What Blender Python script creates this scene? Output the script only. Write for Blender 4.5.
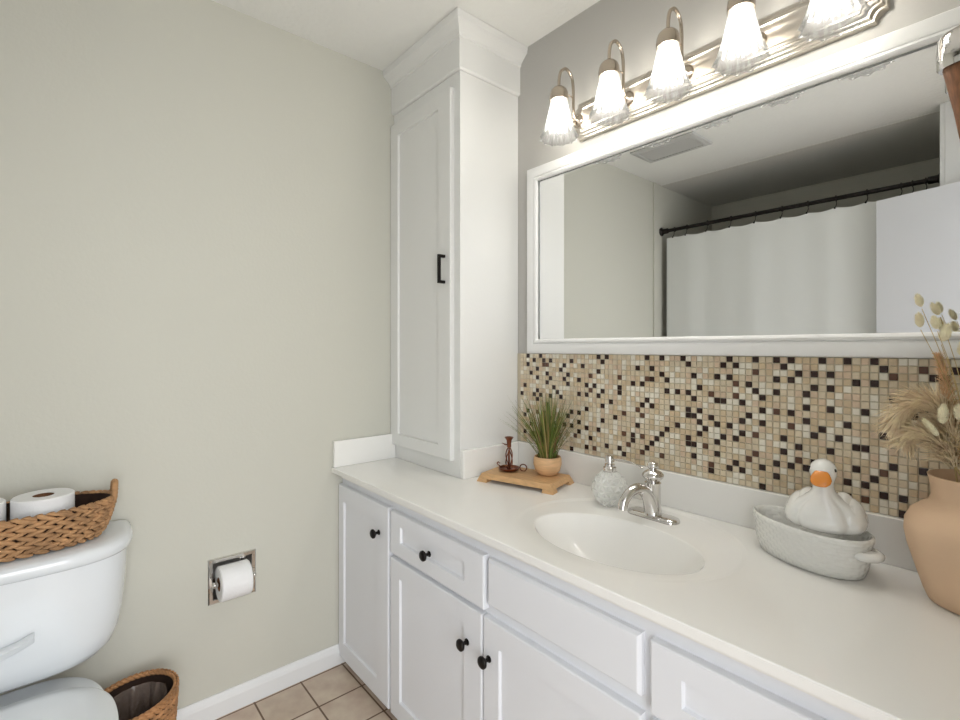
import bpy, bmesh, math, random
from mathutils import Vector, Matrix
PI = math.pi
sc = bpy.context.scene
for o in list(bpy.data.objects):
    bpy.data.objects.remove(o)
COL = sc.collection

# ------------------------------------------------------------------ camera
cd = bpy.data.cameras.new('camera')
cd.sensor_width = 36.0
cd.lens = 36.0 * 490.0 / 960.0
cd.shift_y = -12.5 / 960.0
cd.clip_start = 0.02
cam = bpy.data.objects.new('camera', cd)
cam.location = (1.8587, -1.3727, 1.26)
cam.rotation_euler = (PI / 2, 0, math.radians(90 - 40.53))
COL.objects.link(cam)
sc.camera = cam

# ------------------------------------------------------------------ light
sc.view_settings.view_transform = 'Standard'
sc.view_settings.look = 'None'
sc.view_settings.gamma = 1.0
sc.view_settings.use_curve_mapping = False
sc.view_settings.exposure = 0.52
w = bpy.data.worlds.new('world')
sc.world = w
w.use_nodes = True
w.node_tree.nodes['Background'].inputs[0].default_value = (0.95, 0.97, 1.0, 1)
w.node_tree.nodes['Background'].inputs[1].default_value = 1.8
ad = bpy.data.lights.new('hall_fill_light', 'AREA')      # unseen light added in the hall to brighten the room through the doorway
ad.shape = 'RECTANGLE'; ad.size = 1.8; ad.size_y = 1.8
ad.energy = 38
ad.color = (0.96, 0.98, 1.0)
ao = bpy.data.objects.new('hall_fill_light', ad)
ao.location = (3.4, -1.55, 1.45)
ao.rotation_euler = (Vector((0.0, -0.95, 1.25)) - Vector(ao.location)).to_track_quat('-Z', 'Y').to_euler()
COL.objects.link(ao)
BULB = 50.0        # emission strength of the bulbs

# ------------------------------------------------------------------ materials
def srgb(r, g, b):
    f = lambda c: c / 12.92 if c <= 0.04045 else ((c + 0.055) / 1.055) ** 2.4
    return (f(r / 255), f(g / 255), f(b / 255), 1)

def mat(name, col, rough=0.5, metal=0.0, var=0.0, vscale=8.0, bump=0.0, bscale=60.0, spec=0.5, trans=0.0, ior=1.45,
        coat=0.0, stretch=None, sss=0.0):
    m = bpy.data.materials.new(name)
    m.use_nodes = True
    nt = m.node_tree
    b = nt.nodes['Principled BSDF']
    b.inputs['Base Color'].default_value = col
    b.inputs['Roughness'].default_value = rough
    b.inputs['Metallic'].default_value = metal
    b.inputs['Specular IOR Level'].default_value = spec
    b.inputs['Transmission Weight'].default_value = trans
    b.inputs['IOR'].default_value = ior
    b.inputs['Coat Weight'].default_value = coat
    b.inputs['Coat Roughness'].default_value = 0.08
    if var or bump:
        tc = nt.nodes.new('ShaderNodeTexCoord')
        mp = nt.nodes.new('ShaderNodeMapping')
        nt.links.new(tc.outputs['Object'], mp.inputs[0])
        if stretch:
            mp.inputs['Scale'].default_value = stretch
    if var:
        n = nt.nodes.new('ShaderNodeTexNoise')
        n.inputs['Scale'].default_value = vscale
        n.inputs['Detail'].default_value = 5
        nt.links.new(mp.outputs[0], n.inputs['Vector'])
        r = nt.nodes.new('ShaderNodeValToRGB')
        r.color_ramp.elements[0].position = 0.3
        r.color_ramp.elements[1].position = 0.7
        r.color_ramp.elements[0].color = tuple(max(0, c * (1 - var)) for c in col[:3]) + (1,)
        r.color_ramp.elements[1].color = tuple(min(1, c * (1 + var)) for c in col[:3]) + (1,)
        nt.links.new(n.outputs['Fac'], r.inputs[0])
        nt.links.new(r.outputs[0], b.inputs['Base Color'])
    if bump:
        n2 = nt.nodes.new('ShaderNodeTexNoise')
        n2.inputs['Scale'].default_value = bscale
        n2.inputs['Detail'].default_value = 4
        nt.links.new(mp.outputs[0], n2.inputs['Vector'])
        bp = nt.nodes.new('ShaderNodeBump')
        bp.inputs['Strength'].default_value = bump
        bp.inputs['Distance'].default_value = 0.004
        nt.links.new(n2.outputs['Fac'], bp.inputs['Height'])
        nt.links.new(bp.outputs[0], b.inputs['Normal'])
    return m

M = {}
M['wall'] = mat('wall_paint', srgb(203, 202, 191), 0.75, bump=0.12, bscale=90, spec=0.25)
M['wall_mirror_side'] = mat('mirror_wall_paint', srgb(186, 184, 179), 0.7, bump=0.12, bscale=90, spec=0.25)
M['ceiling'] = mat('ceiling_paint', srgb(238, 238, 234), 0.85, bump=0.9, bscale=55, spec=0.2)
M['alcove_ceiling'] = mat('alcove_ceiling_shaded', srgb(214, 212, 206), 0.85, bump=0.5, bscale=55, spec=0.2)  # ceiling colour darkened to carry the shade inside the alcove
M['trim'] = mat('white_trim_paint', srgb(232, 233, 233), 0.4)
M['cabinet'] = mat('white_cabinet_paint', srgb(229, 231, 235), 0.42, bump=0.06, bscale=120)
M['tall_cabinet'] = mat('tall_cabinet_paint', srgb(229, 229, 226), 0.45, bump=0.08, bscale=100)
M['marble'] = mat('cultured_marble', srgb(240, 239, 235), 0.13, coat=0.3)
M['frame'] = mat('mirror_frame_paint', srgb(238, 238, 236), 0.3)
M['porcelain'] = mat('porcelain', srgb(228, 232, 235), 0.1, coat=0.5)
M['black'] = mat('black_metal', srgb(28, 24, 22), 0.4, 0.6)
M['bronze'] = mat('dark_bronze_rod', srgb(30, 25, 23), 0.38, 0.5)
M['chrome'] = mat('chrome', (0.72, 0.70, 0.68, 1), 0.06, 1.0)
M['nickel'] = mat('warm_nickel', srgb(190, 178, 164), 0.24, 1.0)
M['plate'] = mat('brushed_plate', srgb(205, 199, 190), 0.28, 1.0, bump=0.05, bscale=200, stretch=(1, 1, 20))
M['copper'] = mat('aged_copper', srgb(122, 76, 56), 0.28, 0.9, var=0.2, vscale=40)
M['bamboo'] = mat('tray_wood', srgb(204, 164, 118), 0.5, var=0.12, vscale=10, stretch=(2, 14, 14))
M['pot'] = mat('wooden_pot', srgb(216, 176, 132), 0.55, var=0.12, vscale=10, stretch=(3, 3, 14))
M['soil'] = mat('dark_moss', srgb(48, 52, 30), 0.9)
M['wicker'] = mat('water_hyacinth_weave', srgb(172, 132, 92), 0.65, var=0.38, vscale=30, bump=0.5, bscale=260)
M['wicker_dark'] = mat('wicker_core', srgb(44, 27, 17), 0.9, var=0.25, vscale=40)
M['wicker_waste'] = mat('rattan_weave', srgb(170, 124, 82), 0.55, var=0.35, vscale=30, bump=0.4, bscale=200)
M['paper'] = mat('tissue_paper', srgb(238, 238, 238), 0.9, bump=0.25, bscale=150, spec=0.1)
M['cardboard'] = mat('cardboard_core', srgb(120, 84, 60), 0.9)
M['vase'] = mat('tan_clay_vase', srgb(224, 192, 160), 0.6, var=0.05, vscale=6, bump=0.35, bscale=35, spec=0.3)
M['glaze'] = mat('white_glaze', srgb(238, 238, 234), 0.12, coat=0.5)
M['glaze_rim'] = mat('bare_clay', srgb(176, 150, 120), 0.7)
M['orange'] = mat('orange_glaze', srgb(232, 146, 62), 0.2, coat=0.4)
M['pampas'] = mat('pampas_fluff', srgb(248, 218, 184), 0.9, var=0.25, vscale=50, spec=0.1)
M['foxtail'] = mat('foxtail_fluff', srgb(226, 188, 146), 0.9, var=0.2, vscale=50, spec=0.1)
M['bunny'] = mat('bunny_tail_fluff', srgb(250, 238, 208), 0.9, var=0.12, vscale=60, spec=0.1)
M['stalk'] = mat('dry_stalk', srgb(196, 172, 120), 0.8)
M['wood_dark'] = mat('reddish_wood', srgb(122, 82, 54), 0.4, var=0.3, vscale=20, stretch=(12, 12, 2))
M['curtain'] = mat('white_curtain_cloth', srgb(226, 228, 226), 0.85, bump=0.1, bscale=300, spec=0.1)
M['door'] = mat('white_door_paint', srgb(230, 232, 238), 0.4)
M['grout_tile'] = None
M['vent'] = mat('vent_plastic', srgb(190, 190, 188), 0.6)
M['toekick'] = mat('toe_kick_brown', srgb(86, 64, 48), 0.7)

def grass_mat():
    m = mat('grass_blades', srgb(96, 112, 52), 0.55)
    nt = m.node_tree; b = nt.nodes['Principled BSDF']
    g = nt.nodes.new('ShaderNodeNewGeometry')
    r = nt.nodes.new('ShaderNodeValToRGB')
    e = r.color_ramp.elements
    e[0].color = srgb(70, 86, 36); e[1].color = srgb(190, 166, 110)
    for p, c in ((0.35, (92, 118, 44)), (0.65, (146, 146, 78)), (0.85, (112, 74, 50))):
        x = e.new(p); x.color = srgb(*c)
    nt.links.new(g.outputs['Random Per Island'], r.inputs[0])
    nt.links.new(r.outputs[0], b.inputs['Base Color'])
    return m
M['grass'] = grass_mat()

def floor_mat():
    m = mat('beige_floor_tile', srgb(176, 158, 138), 0.38)
    nt = m.node_tree; b = nt.nodes['Principled BSDF']
    tc = nt.nodes.new('ShaderNodeTexCoord'); mp = nt.nodes.new('ShaderNodeMapping')
    mp.inputs['Location'].default_value = (-0.0205, 0.0265, 0)
    nt.links.new(tc.outputs['Object'], mp.inputs[0])
    br = nt.nodes.new('ShaderNodeTexBrick')
    br.offset = 0; br.squash = 1
    br.inputs['Scale'].default_value = 1
    br.inputs['Brick Width'].default_value = 0.165
    br.inputs['Row Height'].default_value = 0.165
    br.inputs['Mortar Size'].default_value = 0.0032
    br.inputs['Mortar Smooth'].default_value = 0.1
    br.inputs['Color1'].default_value = srgb(212, 194, 176)
    br.inputs['Color2'].default_value = srgb(200, 182, 163)
    br.inputs['Mortar'].default_value = srgb(112, 88, 68)
    nt.links.new(mp.outputs[0], br.inputs['Vector'])
    n = nt.nodes.new('ShaderNodeTexNoise'); n.inputs['Scale'].default_value = 14; n.inputs['Detail'].default_value = 6
    nt.links.new(mp.outputs[0], n.inputs['Vector'])
    mx = nt.nodes.new('ShaderNodeMix'); mx.data_type = 'RGBA'; mx.blend_type = 'OVERLAY'
    mx.inputs[0].default_value = 0.45
    nt.links.new(br.outputs['Color'], mx.inputs[6]); nt.links.new(n.outputs['Fac'], mx.inputs[7])
    nt.links.new(mx.outputs[2], b.inputs['Base Color'])
    bp = nt.nodes.new('ShaderNodeBump'); bp.inputs['Strength'].default_value = 0.6; bp.inputs['Distance'].default_value = 0.003
    bp.invert = True
    nt.links.new(br.outputs['Fac'], bp.inputs['Height']); nt.links.new(bp.outputs[0], b.inputs['Normal'])
    return m
M['floor'] = floor_mat()

def weave_glaze():
    m = mat('basket_textured_glaze', srgb(236, 236, 231), 0.25, coat=0.3)
    nt = m.node_tree; b = nt.nodes['Principled BSDF']
    tc = nt.nodes.new('ShaderNodeTexCoord'); mp = nt.nodes.new('ShaderNodeMapping')
    mp.inputs['Scale'].default_value = (1, 1, 1)
    nt.links.new(tc.outputs['UV'], mp.inputs[0])
    br = nt.nodes.new('ShaderNodeTexBrick')
    br.inputs['Scale'].default_value = 1
    br.inputs['Brick Width'].default_value = 0.04; br.inputs['Row Height'].default_value = 0.085
    br.inputs['Mortar Size'].default_value = 0.012; br.inputs['Mortar Smooth'].default_value = 1.0
    nt.links.new(mp.outputs[0], br.inputs['Vector'])
    bp = nt.nodes.new('ShaderNodeBump'); bp.inputs['Strength'].default_value = 0.5; bp.inputs['Distance'].default_value = 0.003
    bp.invert = True
    nt.links.new(br.outputs['Fac'], bp.inputs['Height']); nt.links.new(bp.outputs[0], b.inputs['Normal'])
    return m
M['dish'] = weave_glaze()

def mirror_mat():
    m = mat('mirror_silver', (0.90, 0.91, 0.91, 1), 0.0, 1.0)
    return m
M['mirror'] = mirror_mat()

def shade_mat():
    m = bpy.data.materials.new('frosted_shade_glass'); m.use_nodes = True
    nt = m.node_tree; nt.nodes.clear()
    out = nt.nodes.new('ShaderNodeOutputMaterial')
    tr = nt.nodes.new('ShaderNodeBsdfTransparent'); tr.inputs[0].default_value = (0.74, 0.74, 0.73, 1)
    tl = nt.nodes.new('ShaderNodeBsdfTranslucent'); tl.inputs[0].default_value = (0.36, 0.36, 0.355, 1)
    df = nt.nodes.new('ShaderNodeBsdfDiffuse'); df.inputs[0].default_value = (0.36, 0.36, 0.355, 1)
    gl = nt.nodes.new('ShaderNodeBsdfGlossy'); gl.inputs['Roughness'].default_value = 0.15
    a = nt.nodes.new('ShaderNodeMixShader'); a.inputs[0].default_value = 0.5
    nt.links.new(tl.outputs[0], a.inputs[1]); nt.links.new(df.outputs[0], a.inputs[2])
    b = nt.nodes.new('ShaderNodeMixShader'); b.inputs[0].default_value = 0.80
    nt.links.new(a.outputs[0], b.inputs[1]); nt.links.new(tr.outputs[0], b.inputs[2])
    c = nt.nodes.new('ShaderNodeMixShader'); c.inputs[0].default_value = 0.08
    nt.links.new(b.outputs[0], c.inputs[1]); nt.links.new(gl.outputs[0], c.inputs[2])
    nt.links.new(c.outputs[0], out.inputs[0])
    return m
M['shade'] = shade_mat()

def emit_mat(name, col, s):
    m = bpy.data.materials.new(name); m.use_nodes = True
    b = m.node_tree.nodes['Principled BSDF']
    b.inputs['Base Color'].default_value = (1, 1, 1, 1)
    b.inputs['Emission Color'].default_value = col
    b.inputs['Emission Strength'].default_value = s
    return m
M['bulb'] = emit_mat('lit_bulb', (1.0, 0.965, 0.91, 1), BULB)

def clear_mat(name, col, rough, tmix):
    """Thin clear stuff: part see-through, part glossy and diffuse."""
    m = bpy.data.materials.new(name); m.use_nodes = True
    nt = m.node_tree
    b = nt.nodes['Principled BSDF']; out = nt.nodes['Material Output']
    b.inputs['Base Color'].default_value = col; b.inputs['Roughness'].default_value = rough
    tr = nt.nodes.new('ShaderNodeBsdfTransparent')
    mx = nt.nodes.new('ShaderNodeMixShader'); mx.inputs[0].default_value = tmix
    nt.links.new(b.outputs[0], mx.inputs[1]); nt.links.new(tr.outputs[0], mx.inputs[2])
    nt.links.new(mx.outputs[0], out.inputs[0])
    return m
M['soap_glass'] = clear_mat('faceted_glass', srgb(240, 241, 236), 0.04, 0.40)
M['liner'] = clear_mat('clear_plastic_bag', srgb(168, 150, 138), 0.05, 0.55)

# ------------------------------------------------------------------ mesh helpers
OFF = {}
def link(name, bm, m, parent=None, smooth=None, bevel=0, seg=2, mods=None):
    """Link a bmesh given in world coordinates as one mesh object under parent."""
    off = OFF.get(parent.name, Vector((0, 0, 0))) if parent else Vector((0, 0, 0))
    bmesh.ops.translate(bm, verts=bm.verts, vec=-off)
    bmesh.ops.recalc_face_normals(bm, faces=bm.faces)
    me = bpy.data.meshes.new(name)
    bm.to_mesh(me); bm.free()
    for mm in (m if isinstance(m, (list, tuple)) else [m]):
        me.materials.append(mm)
    o = bpy.data.objects.new(name, me)
    COL.objects.link(o)
    if parent:
        o.parent = parent
        OFF[o.name] = off
    if smooth is not None:
        for p in me.polygons: p.use_smooth = True
        if smooth < 180:
            me.set_sharp_from_angle(angle=math.radians(smooth))
    if bevel:
        b = o.modifiers.new('bevel', 'BEVEL'); b.width = bevel; b.segments = seg; b.limit_method = 'ANGLE'
    return o

def thing(name, label, cat, loc, group=None):
    o = bpy.data.objects.new(name, None); COL.objects.link(o)
    o.empty_display_size = 0.05
    o.location = loc; OFF[o.name] = Vector(loc)
    o['label'] = label; o['category'] = cat
    if group: o['group'] = group
    return o

def tag(o, label, cat, group=None):
    o['label'] = label; o['category'] = cat
    if group: o['group'] = group
    return o

def origin(o, p):
    """Put a single-mesh thing's origin at its base."""
    p = Vector(p)
    o.data.transform(Matrix.Translation(-p)); o.location = p
    return o

def struct(name, bm, m, parent=None, **k):
    o = link(name, bm, m, parent, **k)
    if not parent: o['kind'] = 'structure'
    return o

def box(bm, x0, x1, y0, y1, z0, z1, mi=0):
    v = [bm.verts.new(p) for p in ((x0, y0, z0), (x1, y0, z0), (x1, y1, z0), (x0, y1, z0),
                                   (x0, y0, z1), (x1, y0, z1), (x1, y1, z1), (x0, y1, z1))]
    for f in ((0, 3, 2, 1), (4, 5, 6, 7), (0, 1, 5, 4), (1, 2, 6, 5), (2, 3, 7, 6), (3, 0, 4, 7)):
        bm.faces.new([v[i] for i in f]).material_index = mi
    return v

def B():
    return bmesh.new()

def bxm(*a):
    bm = B(); box(bm, *a); return bm

def loft(bm, rings, cap0=True, cap1=True, closed=False, mi=0):
    vs = [[bm.verts.new(p) for p in r] for r in rings]
    n = len(vs[0])
    L = len(vs)
    for i in range(L if closed else L - 1):
        a, b = vs[i], vs[(i + 1) % L]
        for j in range(n):
            k = (j + 1) % n
            bm.faces.new((a[j], a[k], b[k], b[j])).material_index = mi
    if not closed:
        if cap0: bm.faces.new(vs[0][::-1]).material_index = mi
        if cap1: bm.faces.new(vs[-1]).material_index = mi
    return vs

def tube(bm, pts, r, seg=10, caps=True, closed=False, mi=0, squash=None):
    pts = [Vector(p) for p in pts]
    n = len(pts)
    rs = r if isinstance(r, (list, tuple)) else [r] * n
    rings = []
    prev = None
    for i, p in enumerate(pts):
        if closed:
            t = pts[(i + 1) % n] - pts[i - 1]
        else:
            t = pts[min(i + 1, n - 1)] - pts[max(i - 1, 0)]
        t.normalize()
        if prev is None:
            up = Vector((0, 0, 1)) if abs(t.z) < 0.9 else Vector((0, 1, 0))
            u = t.cross(up).normalized()
        else:
            u = (prev - t * prev.dot(t)).normalized()
        prev = u
        v = t.cross(u)
        s = squash or (1, 1)
        rings.append([p + (u * math.cos(a) * s[0] + v * math.sin(a) * s[1]) * rs[i] for a in (2 * PI * k / seg for k in range(seg))])
    loft(bm, rings, caps, caps, closed, mi)

def smooth_path(pts, n=6, closed=False):
    pts = [Vector(p) for p in pts]
    out = []
    N = len(pts)
    for i in range(N if closed else N - 1):
        g = (lambda k: pts[k % N]) if closed else (lambda k: pts[max(0, min(N - 1, k))])
        p0, p1, p2, p3 = g(i - 1), g(i), g(i + 1), g(i + 2)
        for j in range(n):
            t = j / n
            out.append(0.5 * ((2 * p1) + (p2 - p0) * t + (2 * p0 - 5 * p1 + 4 * p2 - p3) * t * t + (3 * p1 - p0 - 3 * p2 + p3) * t ** 3))
    if not closed: out.append(pts[-1])
    return out

def lathe(bm, prof, c, seg=40, axis='z', cap0=True, cap1=True, fn=None, mi=0):
    """prof: list of (radius, height)."""
    rings = []
    for (r, h) in prof:
        ring = []
        for k in range(seg):
            a = 2 * PI * k / seg
            rr = r * (fn(a, h) if fn else 1)
            if axis == 'z': p = (c[0] + rr * math.cos(a), c[1] + rr * math.sin(a), c[2] + h)
            elif axis == 'y': p = (c[0] + rr * math.cos(a), c[1] + h, c[2] + rr * math.sin(a))
            else: p = (c[0] + h, c[1] + rr * math.cos(a), c[2] + rr * math.sin(a))
            ring.append(p)
        rings.append(ring)
    loft(bm, rings, cap0, cap1, False, mi)

def blob(bm, c, r, seg=12, rows=8, rot=None, mi=0):
    """Ellipsoid with radii r."""
    c = Vector(c); rings = []
    R = rot or Matrix.Identity(3)
    for i in range(1, rows):
        t = PI * i / rows
        rings.append([c + R @ Vector((r[0] * math.sin(t) * math.cos(a), r[1] * math.sin(t) * math.sin(a), r[2] * math.cos(t)))
                      for a in (2 * PI * k / seg for k in range(seg))])
    vs = loft(bm, rings, False, False, mi=mi)
    top = bm.verts.new(c + R @ Vector((0, 0, r[2]))); bot = bm.verts.new(c - R @ Vector((0, 0, r[2])))
    for j in range(seg):
        k = (j + 1) % seg
        bm.faces.new((top, vs[0][k], vs[0][j])).material_index = mi
        bm.faces.new((bot, vs[-1][j], vs[-1][k])).material_index = mi

def rect_xz(x0, x1, z0, z1, y, i=0.0):
    return [(x0 + i, y, z0 + i), (x1 - i, y, z0 + i), (x1 - i, y, z1 - i), (x0 + i, y, z1 - i)]

def rect_xy(x0, x1, y0, y1, z, i=0.0):
    return [(x0 + i, y0 + i, z), (x1 - i, y0 + i, z), (x1 - i, y1 - i, z), (x0 + i, y1 - i, z)]

def shaker(x0, x1, z0, z1, yb, yf, m, rec=0.008, ch=0.004):
    """Door or drawer front facing -y, with a recessed centre panel (m = margins left, right, bottom, top)."""
    bm = B()
    def inner(y, e=0):
        return [(x0 + m[0] + e, y, z0 + m[2] + e), (x1 - m[1] - e, y, z0 + m[2] + e), (x1 - m[1] - e, y, z1 - m[3] - e), (x0 + m[0] + e, y, z1 - m[3] - e)]
    loft(bm, [rect_xz(x0, x1, z0, z1, yb), rect_xz(x0, x1, z0, z1, yf + ch), rect_xz(x0, x1, z0, z1, yf + ch * 0.3, ch * 0.3),
              rect_xz(x0, x1, z0, z1, yf, ch), inner(yf), inner(yf + 0.0015, 0.0008), inner(yf + rec, 0.003)])
    return bm

# ================================================================== STRUCTURE
WX1, WY0, WY1, CZ = 2.03, -2.74, 0.02, 2.44
struct('floor', bxm(-0.1, 3.9, WY0 - 0.1, WY1 + 0.1, -0.1, 0), M['floor'])
bm = B()                                                 # niche for the paper holder
box(bm, -0.1, 0, WY0 - 0.1, -0.987, 0, CZ)
box(bm, -0.1, 0, -0.851, WY1 + 0.1, 0, CZ)
box(bm, -0.1, 0, -0.987, -0.851, 0, 0.394)
box(bm, -0.1, 0, -0.987, -0.851, 0.532, CZ)
box(bm, -0.1, -0.06, -0.987, -0.851, 0.394, 0.532)
struct('wall_left', bm, M['wall'])
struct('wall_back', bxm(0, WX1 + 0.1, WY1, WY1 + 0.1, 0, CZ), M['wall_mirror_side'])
struct('wall_front', bxm(0, 1.5, WY0 - 0.1, WY0, 0, CZ), M['wall'])
struct('wall_alcove', bxm(1.5, WX1 + 0.1, WY0 - 0.1, -1.85, 0, CZ), M['wall'])
bm = B()
box(bm, WX1, WX1 + 0.1, -0.86, WY1, 0, CZ)
box(bm, WX1, WX1 + 0.1, -1.85, -1.66, 0, CZ)
box(bm, WX1, WX1 + 0.1, -1.66, -0.86, 2.05, CZ)
struct('wall_right', bm, M['wall'])
struct('ceiling', bxm(-0.1, WX1 + 0.1, -1.93, WY1 + 0.1, CZ, CZ + 0.1), M['ceiling'])
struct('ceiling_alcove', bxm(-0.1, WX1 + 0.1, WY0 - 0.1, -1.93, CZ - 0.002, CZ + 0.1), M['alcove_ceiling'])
# baseboard with a stepped top, a shoe line and the casing strips
bm = B()
prof = [(0, 0), (0.014, 0), (0.014, 0.052), (0.011, 0.062), (0.006, 0.069), (0.004, 0.076), (0, 0.076)]
loft(bm, [[(x, y, z) for x, z in prof] for y in (-1.84, -0.50)])
struct('baseboard_left', bm, M['trim'])
struct('trim_1', bxm(0, 0.012, -1.85, -1.815, 0, CZ), M['wall'], bevel=0.004)          # corner bead by the tub
bm = B()
box(bm, 1.502, 1.60, -1.85, -1.835, 0, CZ - 0.001)
box(bm, 1.52, 1.585, -1.835, -1.829, 0, CZ - 0.001)
struct('trim_2', bm, M['trim'], bevel=0.002)
bm = B()
box(bm, WX1 - 0.014, WX1, -0.86, -0.80, 0, 2.11)
box(bm, WX1 - 0.014, WX1, -1.72, -1.66, 0, 2.11)
box(bm, WX1 - 0.014, WX1, -1.66, -0.86, 2.05, 2.11)
struct('trim_3', bm, M['trim'], bevel=0.003)                                            # casing of the doorway

# open door leaf, seen in the mirror
hx, hy = 2.008, -1.64
dv = Vector((1.254 - hx, -1.859 - hy, 0)); L = dv.length; dv.normalize(); nv = Vector((-dv.y, dv.x, 0))
bm = B()
def dpt(s, t, z): return Vector((hx, hy, 0)) + dv * s + nv * t + Vector((0, 0, z))
a = [dpt(0, 0, 0), dpt(L, 0, 0), dpt(L, 0.035, 0), dpt(0, 0.035, 0)]
loft(bm, [[p + Vector((0, 0, 0.012)) for p in a], [p + Vector((0, 0, 2.03)) for p in a]])
door = struct('door_1', bm, M['door'], bevel=0.002)
OFF[door.name] = Vector((0, 0, 0))
for s in (-1, 1):
    bm = B()
    c = dpt(L - 0.065, 0.0175 + s * 0.045, 0.95)
    blob(bm, c, (0.026, 0.026, 0.026), 16, 10)
    tube(bm, [dpt(L - 0.065, 0.0175 + s * 0.0172, 0.95), c], 0.011, 12)
    link('door_knob', bm, M['nickel'], door, smooth=60)

# ================================================================== VANITY CABINET
FY = -0.513       # face frame plane
t = thing('vanity_cabinet', 'long white vanity cabinet with black round knobs under the white countertop', 'cabinet', (1.0, -0.25, 0))
bm = B()
box(bm, 0.002, 2.028, FY, FY + 0.018, 0.050, 0.745)
box(bm, 0.002, 0.018, FY + 0.018, 0.0, 0.050, 0.745)
box(bm, 2.012, 2.028, FY + 0.018, 0.0, 0.050, 0.745)
box(bm, 0.018, 2.012, FY + 0.018, 0.0, 0.050, 0.066)
box(bm, 0.018, 2.012, -0.008, 0.0, 0.066, 0.745)
link('body', bm, M['cabinet'], t, bevel=0.001)
link('toe_kick', bxm(0.002, 2.028, -0.485, -0.10, 0, 0.0495), M['toekick'], t)
YF = FY - 0.019
def knob(x, z, parent):
    bm = B()
    lathe(bm, [(0.009, 0), (0.009, -0.002), (0.005, -0.004), (0.005, -0.014), (0.011, -0.017), (0.0155, -0.021), (0.0155, -0.026), (0.012, -0.029), (0.004, -0.030)],
          (x, YF, z), 20, 'y')
    link('knob', bm, M['black'], parent, smooth=50)
d = link('door', shaker(0.006, 0.396, 0.034, 0.717, FY, YF, (0.045, 0.078, 0.065, 0.062)), M['cabinet'], t); knob(0.334, 0.617, d)
d = link('drawer', shaker(0.410, 0.889, 0.572, 0.714, FY, YF, (0.062, 0.080, 0.046, 0.042)), M['cabinet'], t); knob(0.641, 0.640, d)
d = link('door', shaker(0.410, 0.881, 0.034, 0.557, FY, YF, (0.058, 0.075, 0.062, 0.055)), M['cabinet'], t); knob(0.821, 0.458, d)
d = link('door', shaker(0.887, 1.347, 0.034, 0.557, FY, YF, (0.060, 0.060, 0.062, 0.062)), M['cabinet'], t); knob(0.911, 0.455, d)
def flatfront(x0, x1, z0, z1):
    bm = B()
    loft(bm, [rect_xz(x0, x1, z0, z1, FY), rect_xz(x0, x1, z0, z1, YF + 0.007), rect_xz(x0, x1, z0, z1, YF + 0.001, 0.005), rect_xz(x0, x1, z0, z1, YF, 0.007)])
    return bm
link('false_front', flatfront(0.903, 1.345, 0.590, 0.711), M['cabinet'], t)
d = link('drawer', shaker(1.366, 1.826, 0.572, 0.711, FY, YF, (0.062, 0.062, 0.042, 0.045)), M['cabinet'], t); knob(1.596, 0.640, d)
d = link('door', shaker(1.366, 1.826, 0.034, 0.557, FY, YF, (0.060, 0.060, 0.062, 0.062)), M['cabinet'], t); knob(1.41, 0.455, d)
link('filler_panel', flatfront(1.842, 2.024, 0.034, 0.711), M['cabinet'], t)

# ================================================================== COUNTERTOP WITH SINK
ZC = 0.786
t = thing('vanity_countertop', 'glossy white one-piece vanity countertop with an oval sink and low backsplash', 'countertop', (1.0, -0.25, 0.7455))
X0, X1, Y0, Y1 = 0.002, 2.028, -0.56, 0.018
scx, scy = 1.140, -0.325
def rayrect(a, ins=0.0):
    dx, dy = math.cos(a), math.sin(a)
    k = []
    if dx > 1e-9: k.append((X1 - ins - scx) / dx)
    if dx < -1e-9: k.append((X0 + ins - scx) / dx)
    if dy > 1e-9: k.append((Y1 - ins - scy) / dy)
    if dy < -1e-9: k.append((Y0 + ins - scy) / dy)
    s = min(k)
    return (scx + dx * s, scy + dy * s)
angs = sorted([2 * PI * k / 160 for k in range(160)] + [math.atan2(y - scy, x - scx) % (2 * PI) for x in (X0, X1) for y in (Y0, Y1)])
def ell(cx, cy, a_, b_, z, k=2.0):
    out = []
    for a in angs:
        c, s = math.cos(a), math.sin(a)
        r = (abs(c) ** k + abs(s) ** k) ** (-1 / k)
        fd_ = min(1.0, max(0.0, 0.62 + 0.75 * s))          # the sunken deck runs out flush towards the front edge
        dz_ = min(0.0052, ZC - z)
        out.append((cx + a_ * c * r, cy + b_ * s * r, z + dz_ * (1 - fd_) if z > 0.77 - 0.13 else z))
    return out
def rr(z, ins=0.0):
    return [rayrect(a, ins) + (z,) for a in angs]
bm = B()
rings = [ell(1.142, -0.327, 0.234, 0.160, 0.7655 - 1e-6), rr(0.7655, 0.003), rr(0.7670), rr(ZC - 0.0022), rr(ZC, 0.0022), rr(ZC, 0.006)]
rings += [ell(1.135, -0.2725, 0.292, 0.262, ZC), ell(1.135, -0.2725, 0.288, 0.258, ZC - 0.0004), ell(1.135, -0.2735, 0.281, 0.252, ZC - 0.0038),
          ell(1.135, -0.275, 0.274, 0.246, ZC - 0.0048)]
bowl = [(1.035, 0.0), (1.02, 0.0005), (1.005, 0.002), (0.99, 0.006), (0.965, 0.014), (0.93, 0.026), (0.87, 0.043), (0.79, 0.062), (0.69, 0.081), (0.57, 0.098), (0.43, 0.113), (0.28, 0.124), (0.15, 0.129), (0.1, 0.130)]
for s, dz in bowl:
    rings.append(ell(1.142, -0.327, 0.222 * s, 0.148 * s, ZC - 0.0052 - dz))
loft(bm, rings, cap0=False)
slab = link('slab', bm, M['marble'], t, smooth=24)
bm = B(); lathe(bm, [(0.012, 0), (0.022, 0.0), (0.024, 0.002), (0.02, 0.004), (0.012, 0.002)], (1.142, -0.33, ZC - 0.1365), 24)
link('drain', bm, M['chrome'], t, smooth=50)
bm = B()
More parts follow.
